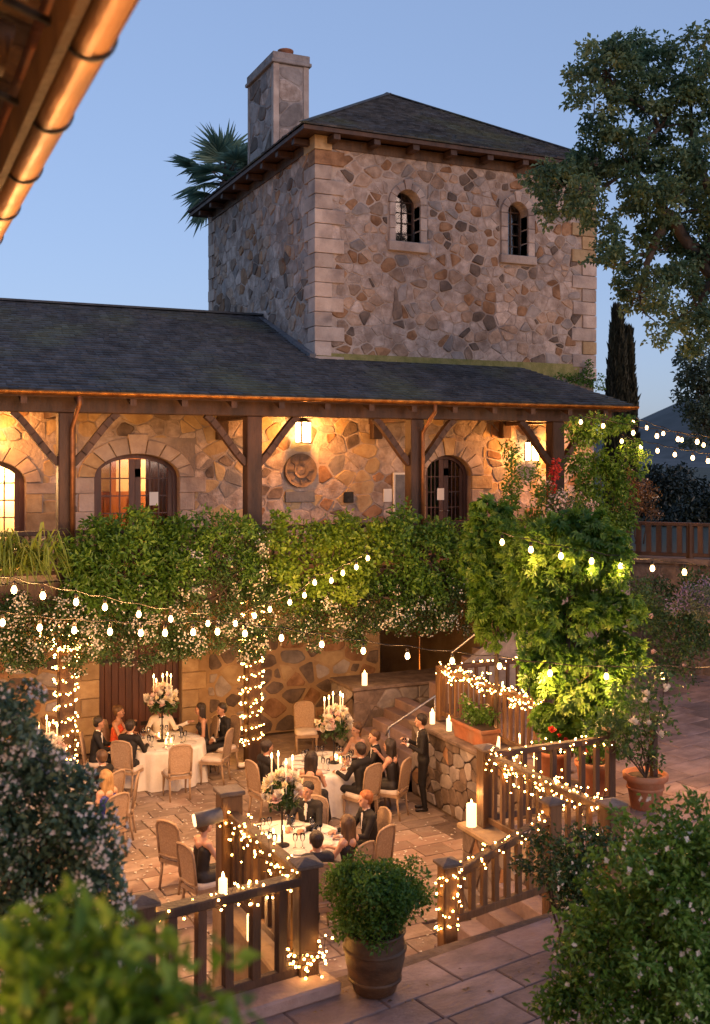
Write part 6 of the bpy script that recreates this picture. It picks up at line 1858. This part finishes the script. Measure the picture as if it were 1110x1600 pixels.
def hand(caps, w, d, nrm, side, mi, curl=.7):
    """palm, four unequal bent fingers and a thumb at its side"""
    w, d, nrm = V(w), V(d).normalized(), V(nrm)
    s_ = d.cross(nrm).normalized(); nrm = s_.cross(d).normalized()
    pm = w+d*.075
    for o_ in (-.022, 0, .022): caps.append((w+d*.015+s_*o_*.7, pm+s_*o_, .018, .016, mi))
    for i, (o_, L_) in enumerate(((-.033, .060), (-.011, .072), (.011, .068), (.033, .052))):
        b = pm+s_*o_; e1 = b+(d*math.cos(curl*.5)-nrm*math.sin(curl*.5))*L_*.55; e2 = e1+(d*math.cos(curl*1.3)-nrm*math.sin(curl*1.3))*L_*.5
        caps.append((b, e1, .0105, .010, mi)); caps.append((e1, e2, .010, .009, mi))
    tb_ = w+d*.02+s_*side*.030; t1 = tb_+(d*.6+s_*side*.75-nrm*.25)*.042; t2 = t1+(d*.9+s_*side*.2-nrm*.3)*.032
    caps.append((tb_, t1, .014, .012, mi)); caps.append((t1, t2, .0115, .010, mi))


def person(label, x, y, rot, kind="suit", cloth="suit_black", skin="skin_light", hair="hair_dark", style="short", pose="sit", turn=0.0, lean=.06, arms="table", z=0, scale=1.0, bow=True):
    t = thing("person", label, "person", (x, y, z), rot)
    t.scale = (scale,)*3
    caps = []; add = lambda a_, b_, ra, rb, mi: caps.append((tuple(a_), tuple(b_), ra, rb, mi))
    M0, SK, SH, SO = 0, 1, 2, 3
    fem = kind == "dress"
    sw = .155 if fem else .185
    if pose == "sit": pel = V((0, -.06, .56)); hipz = .56
    else: pel = V((0, 0, .93)); hipz = .93
    ch = pel+V((0, lean*.7, .36)); nk = pel+V((0, lean, .53)); hd = nk+V((0, .035, .155))
    # torso
    add(pel+V((-.075, 0, 0)), pel+V((.075, 0, 0)), .115 if fem else .11, .115 if fem else .11, M0)
    for s_ in (-1, 1):
        add(pel+V((s_*.055, .0, .05)), ch+V((s_*.065, 0, 0)), .095 if not fem else .085, .105 if not fem else .092, M0)
    if fem:
        for s_ in (-1, 1): add(ch+V((s_*.06, .07, -.03)), ch+V((s_*.06, .075, -.03)), .055, .052, M0)
    shz = nk+V((0, -.01, -.055))
    up = SK if fem else M0
    add(shz+V((-sw+.03, 0, 0)), shz+V((sw-.03, 0, 0)), .062 if fem else .078, .062 if fem else .078, up)
    if fem: add(ch+V((0, -.03, .09)), shz+V((0, -.02, .0)), .075, .06, SK)
    add(nk+V((0, -.005, -.06)), nk+V((0, .02, .09)), .056 if not fem else .048, .052 if not fem else .044, SK)
    if not fem:
        add(nk+V((0, .062, -.05)), ch+V((0, .110, -.10)), .032, .010, SH)
        add(nk+V((-.03, .0, -.015)), nk+V((.03, .0, -.015)), .052, .052, SH)
    # head
    ct, st_ = math.cos(turn), math.sin(turn)
    def H(dx, dy, dz): return hd+V((dx*ct-dy*st_, dx*st_+dy*ct, dz))
    add(H(0, -.022, .045), H(0, .006, .035), .086, .082, SK); add(H(0, .02, -.03), H(0, .045, -.055), .066, .044, SK)
    add(H(0, .088, .012), H(0, .104, -.012), .010, .014, SK)
    for s_ in (-1, 1):
        add(H(s_*.082, .0, .015), H(s_*.085, -.008, -.018), .016, .012, SK)
        add(H(s_*.034, .076, .034), H(s_*.02, .08, .036), .012, .010, SK)
        add(H(s_*.04, .058, -.02), H(s_*.035, .06, -.025), .022, .02, SK)
    # legs
    for s_ in (-1, 1):
        if pose == "sit":
            hip = pel+V((s_*.085, .03, -.015)); kn = V((s_*.115, .42, .53)); an = V((s_*.11, .40, .10))
            lm = M0
        else:
            hip = pel+V((s_*.085, 0, -.03)); kn = V((s_*.09+(.01*s_), .03, .50)); an = V((s_*.095, -.02, .09)); lm = M0
        add(hip, kn, .088, .066, lm); add(kn, an, .062, .044, lm if not fem else SK)
        add(an+V((0, -.03, -.045)), an+V((s_*.012, .15, -.058)), .036, .030, SO)
    if fem:
        if pose == "sit":
            for s_ in (-1, 1):
                add(pel+V((s_*.09, .05, -.01)), V((s_*.13, .44, .53)), .11, .09, M0); add(V((s_*.12, .44, .52)), V((s_*.17, .46, .12)), .09, .10, M0)
            add(V((0, .44, .5)), V((0, .46, .14)), .09, .11, M0)
        else: add(pel, V((0, 0, .2)), .13, .2, M0)
    # arms
    am = SK if fem else M0
    for s_ in (-1, 1):
        sh = shz+V((s_*sw, 0, -.005))
        if arms == "table": el = sh+V((s_*.06, .14, -.25)); wr = V((s_*.13, .40+lean, .80)) if pose == "sit" else sh+V((s_*.03, .30, -.28))
        elif arms == "lap": el = sh+V((s_*.06, .02, -.28)); wr = pel+V((s_*.07, .27, .10))
        elif arms == "gesture": el = sh+V((s_*.08, .13, -.22)); wr = (sh+V((s_*.02, .34, .02)) if s_ > 0 else V((s_*.13, .40, .80)))
        elif arms == "reach": el = sh+V((s_*.10, .16, -.16)); wr = (sh+V((s_*.34, .28, -.03)) if s_ < 0 else V((s_*.13, .40, .80)))
        elif arms == "hold": el = sh+V((s_*.05, .03, -.29)); wr = el+V((-s_*.05, .24, .12))
        else: el = sh+V((s_*.05, -.02, -.29)); wr = sh+V((s_*.05, .05, -.55))
        add(sh, el, .056 if not fem else .042, .046 if not fem else .034, am); add(el, wr, .044 if not fem else .033, .033 if not fem else .024, am)
        dr = (wr-el).normalized()
        if not fem: add(wr-dr*.012, wr+dr*.004, .034, .034, SH)
        nm = V((0, 0, 1)) if abs(dr.z) < .8 else V((0, 1, 0))
        hand(caps, wr+dr*.01, dr if arms != "table" else V((dr.x, dr.y, 0)), nm, -s_, SK)
        if arms == "hold" and s_ < 0: grip = wr+dr*.085
    sdf_object("body", caps, [cloth, skin, "shirt_white", "shoe"], t)
    # hair
    hc = []
    ad = lambda a_, b_, ra, rb: hc.append((tuple(a_), tuple(b_), ra, rb, 0))
    if style != "bald":
        ad(H(0, -.03, .06), H(0, -.012, .072), .090, .084); ad(H(0, -.05, .0), H(0, -.045, .05), .076, .086)
        for s_ in (-1, 1): ad(H(s_*.05, -.02, .045), H(s_*.048, .025, .075), .045, .034)
    else:
        for s_ in (-1, 1): ad(H(s_*.05, -.05, -.005), H(s_*.062, -.02, .02), .044, .035)
        ad(H(-.03, -.065, -.01), H(.03, -.065, -.01), .05, .05)
    if style == "long":
        for s_ in (-1, 0, 1): ad(H(s_*.055, -.05, .02), H(s_*.075, -.075, -.22), .062, .04)
        for s_ in (-1, 1): ad(H(s_*.075, -.01, .04), H(s_*.085, .0, -.10), .036, .026)
    if style == "bun": ad(H(0, -.115, .03), H(0, -.12, .04), .052, .05)
    if style == "updo": ad(H(0, -.08, .075), H(0, -.085, .085), .068, .062)
    sdf_object("hair", hc, [hair], t, .0125, .03)
    for s_ in (-1, 1):
        m = MB(); m.ball((0, 0, 0), .011, 8); o = m.build("eye", MATS["iron"], t); o.location = H(s_*.033, .080, .014)
    m = MB(); a_, b_ = H(-.022, .077, -.052), H(.022, .077, -.052); m.tube([a_, H(0, .086, -.054), b_], [.004, .007, .004], 6); m.build("mouth", MATS["lip"], t)
    if not fem and bow:
        c = nk+V((0, .068, .0)); m = MB()
        m.add([c+V((-.05, 0, .022)), c+V((-.05, .012, -.022)), c+V((0, .02, -.006)), c+V((0, .02, .006)), c+V((.05, 0, .022)), c+V((.05, .012, -.022))], [(0, 1, 2, 3), (3, 2, 5, 4)]); m.ball(c+V((0, .016, 0)), .012, 6)
        m.build("bow_tie", MATS["suit_black"], t)
    if arms == "hold":
        g = thing("drink_glass", "short glass of red drink held by the standing waiter", "glass")
        Rm = Matrix.Rotation(rot, 4, 'Z'); g.location = V((x, y, z))+(Rm @ (grip*scale))+V((0, 0, -.03))
        m = MB(); m.lathe([(.028, 0), (.030, .01), (.034, .12), (.031, .12), (.028, .015)], (0, 0, 0), 12); m.build("glass", MATS["clear_glass"], g)
        m = MB(); m.lathe([(.005, .012), (.027, .012), (.030, .09), (.005, .09)], (0, 0, 0), 12); m.build("drink", MATS["drink_red"], g)
    return t


def seat(label, clabel, head, table, ang=0.0, zh=1.25, dx=0, chair_on=True, **kw):
    """a guest whose head is at the surveyed pixel, on a chair facing the table"""
    hp_ = P(head[0], head[1], Z=zh)
    rot = face(hp_.x, hp_.y, table[0], table[1])+ang
    f = V((-math.sin(rot), math.cos(rot), 0))
    b = hp_-f*.04
    person(label, b.x, b.y, rot, **kw)
    if chair_on: chair(clabel, b.x, b.y, rot)


# table by the cellar door
seat("guest in a black suit seen from behind at the table by the cellar door", "cane backed chair under the guest in black nearest the left porch post", (203, 1136), T1, .2, style="short", arms="table", lean=.10)
seat("woman in a fiery red patterned dress left of the tall flowers", "cane backed chair under the woman in red", (187, 1113), T1, .25, kind="dress", cloth="dress_red", hair="hair_brown", style="updo", skin="skin_tan", arms="gesture")
seat("dark suited guest at the far left of the table by the cellar door", "yellowish lit chair at the far left of the table by the cellar door", (156, 1130), T1, -.3, style="short", skin="skin_tan")
seat("guest in an ivory dinner jacket behind the tall flowers reaching left", "chair hidden behind the tall flowers by the cellar door", (252, 1108), T1, .0, cloth="jacket_ivory", arms="reach", style="short", skin="skin_tan")
seat("woman in a black evening dress with dark hair by the plank door", "chair under the woman in the black evening dress", (312, 1109), T1, -.35, kind="dress", cloth="dress_black", style="long", skin="skin_tan", arms="lap")
seat("man in a dinner jacket with white shirt facing left, right of the plank door", "cane backed chair under the man in the dinner jacket by the right porch post", (346, 1109), T1, .15, style="short", skin="skin_tan", arms="lap")
def empty_chair(label, px, py, table=None, rot=None):
    p = P(px, py, Z=0)
    chair(label, p.x, p.y, rot if rot is not None else face(p.x, p.y, table[0], table[1]))


empty_chair("empty chair with its cane back to the camera at the table by the cellar door", 277, 1246, T1)
empty_chair("empty chair turned sideways right of the table by the cellar door", 336, 1222, T1)
# leftmost table
seat("man in a dark suit leaning back beside the blossoming shrub", "chair under the man beside the blossoming shrub", (158, 1184), T0, .0, style="short", hair="hair_brown", turn=-.4, skin="skin_light")
seat("blond woman in a royal blue dress beside the blossoming shrub", "chair under the woman in royal blue", (164, 1216), T0, .2, kind="dress", cloth="dress_blue", hair="hair_blond", style="long", arms="lap")
empty_chair("empty chair seen from the side between the shrub and the open paving", 186, 1308, rot=1.25)
# middle table
seat("dark haired guest in profile at the left of the middle table", "chair under the guest in profile left of the middle table", (419, 1168), T2, .0, style="updo", skin="skin_tan", kind="suit", bow=False)
seat("woman with long dark hair seen from behind at the middle table", "cane backed chair under the long haired woman at the middle table", (487, 1186), T2, .0, kind="dress", cloth="dress_black", style="long", arms="table")
seat("man in a black suit seen from behind at the middle table", "pale chair with its back to the camera under the man in black", (562, 1172), T2, .25, style="short", skin="skin_tan")
seat("woman in a pale blush dress facing the camera behind the middle table", "chair with pale high back behind the middle table", (556, 1141), T2, .0, kind="dress", cloth="dress_blush", hair="hair_brown", style="updo")
seat("smiling man with bow tie facing the camera right of the middle table", "chair under the smiling man with bow tie", (584, 1152), T2, .15, style="short", hair="hair_brown", turn=.3)
seat("guest in a long black gown turned away at the right of the middle table", "carved chair seen from the side under the guest in the black gown", (608, 1166), T2, .1, kind="dress", cloth="dress_black", style="long", hair="hair_dark", arms="gesture")
empty_chair("empty chair behind the middle table left of its flowers", 478, 1178, T2)
w = P(662, 1266, Z=0)
person("waiter standing in black holding a red drink by the retaining wall", w.x, w.y, 1.15, pose="stand", arms="hold", skin="skin_light", style="short", lean=.02, scale=1.0, bow=False)
# nearest table
seat("red haired man in a dark suit at the right of the nearest table", "pale chair under the red haired man", (570, 1250), T3, .2, style="short", hair="hair_red", cloth="suit_black")
seat("woman with brown hair seen from behind at the nearest table", "chair under the brown haired woman at the nearest table", (541, 1288), T3, .1, kind="dress", cloth="dress_black", hair="hair_brown", style="long")
seat("man with short dark hair at the near side of the nearest table", "chair half hidden by the corner post at the nearest table", (494, 1314), T3, .0, style="short", cloth="suit_navy", skin="skin_tan")
seat("man in a dinner jacket behind the large lilies", "chair behind the large lilies on the nearest table", (480, 1236), T3, .0, style="short", skin="skin_tan")
seat("woman in a low backed black dress behind the stout post", "chair under the woman behind the stout post", (322, 1290), T3, .0, kind="dress", cloth="dress_black", style="bun", hair="hair_brown", arms="table")
empty_chair("empty chair left of the stout post seen from the side", 283, 1385, rot=-1.0)
empty_chair("empty pale chair just behind the clipped shrub", 578, 1398, rot=.5)
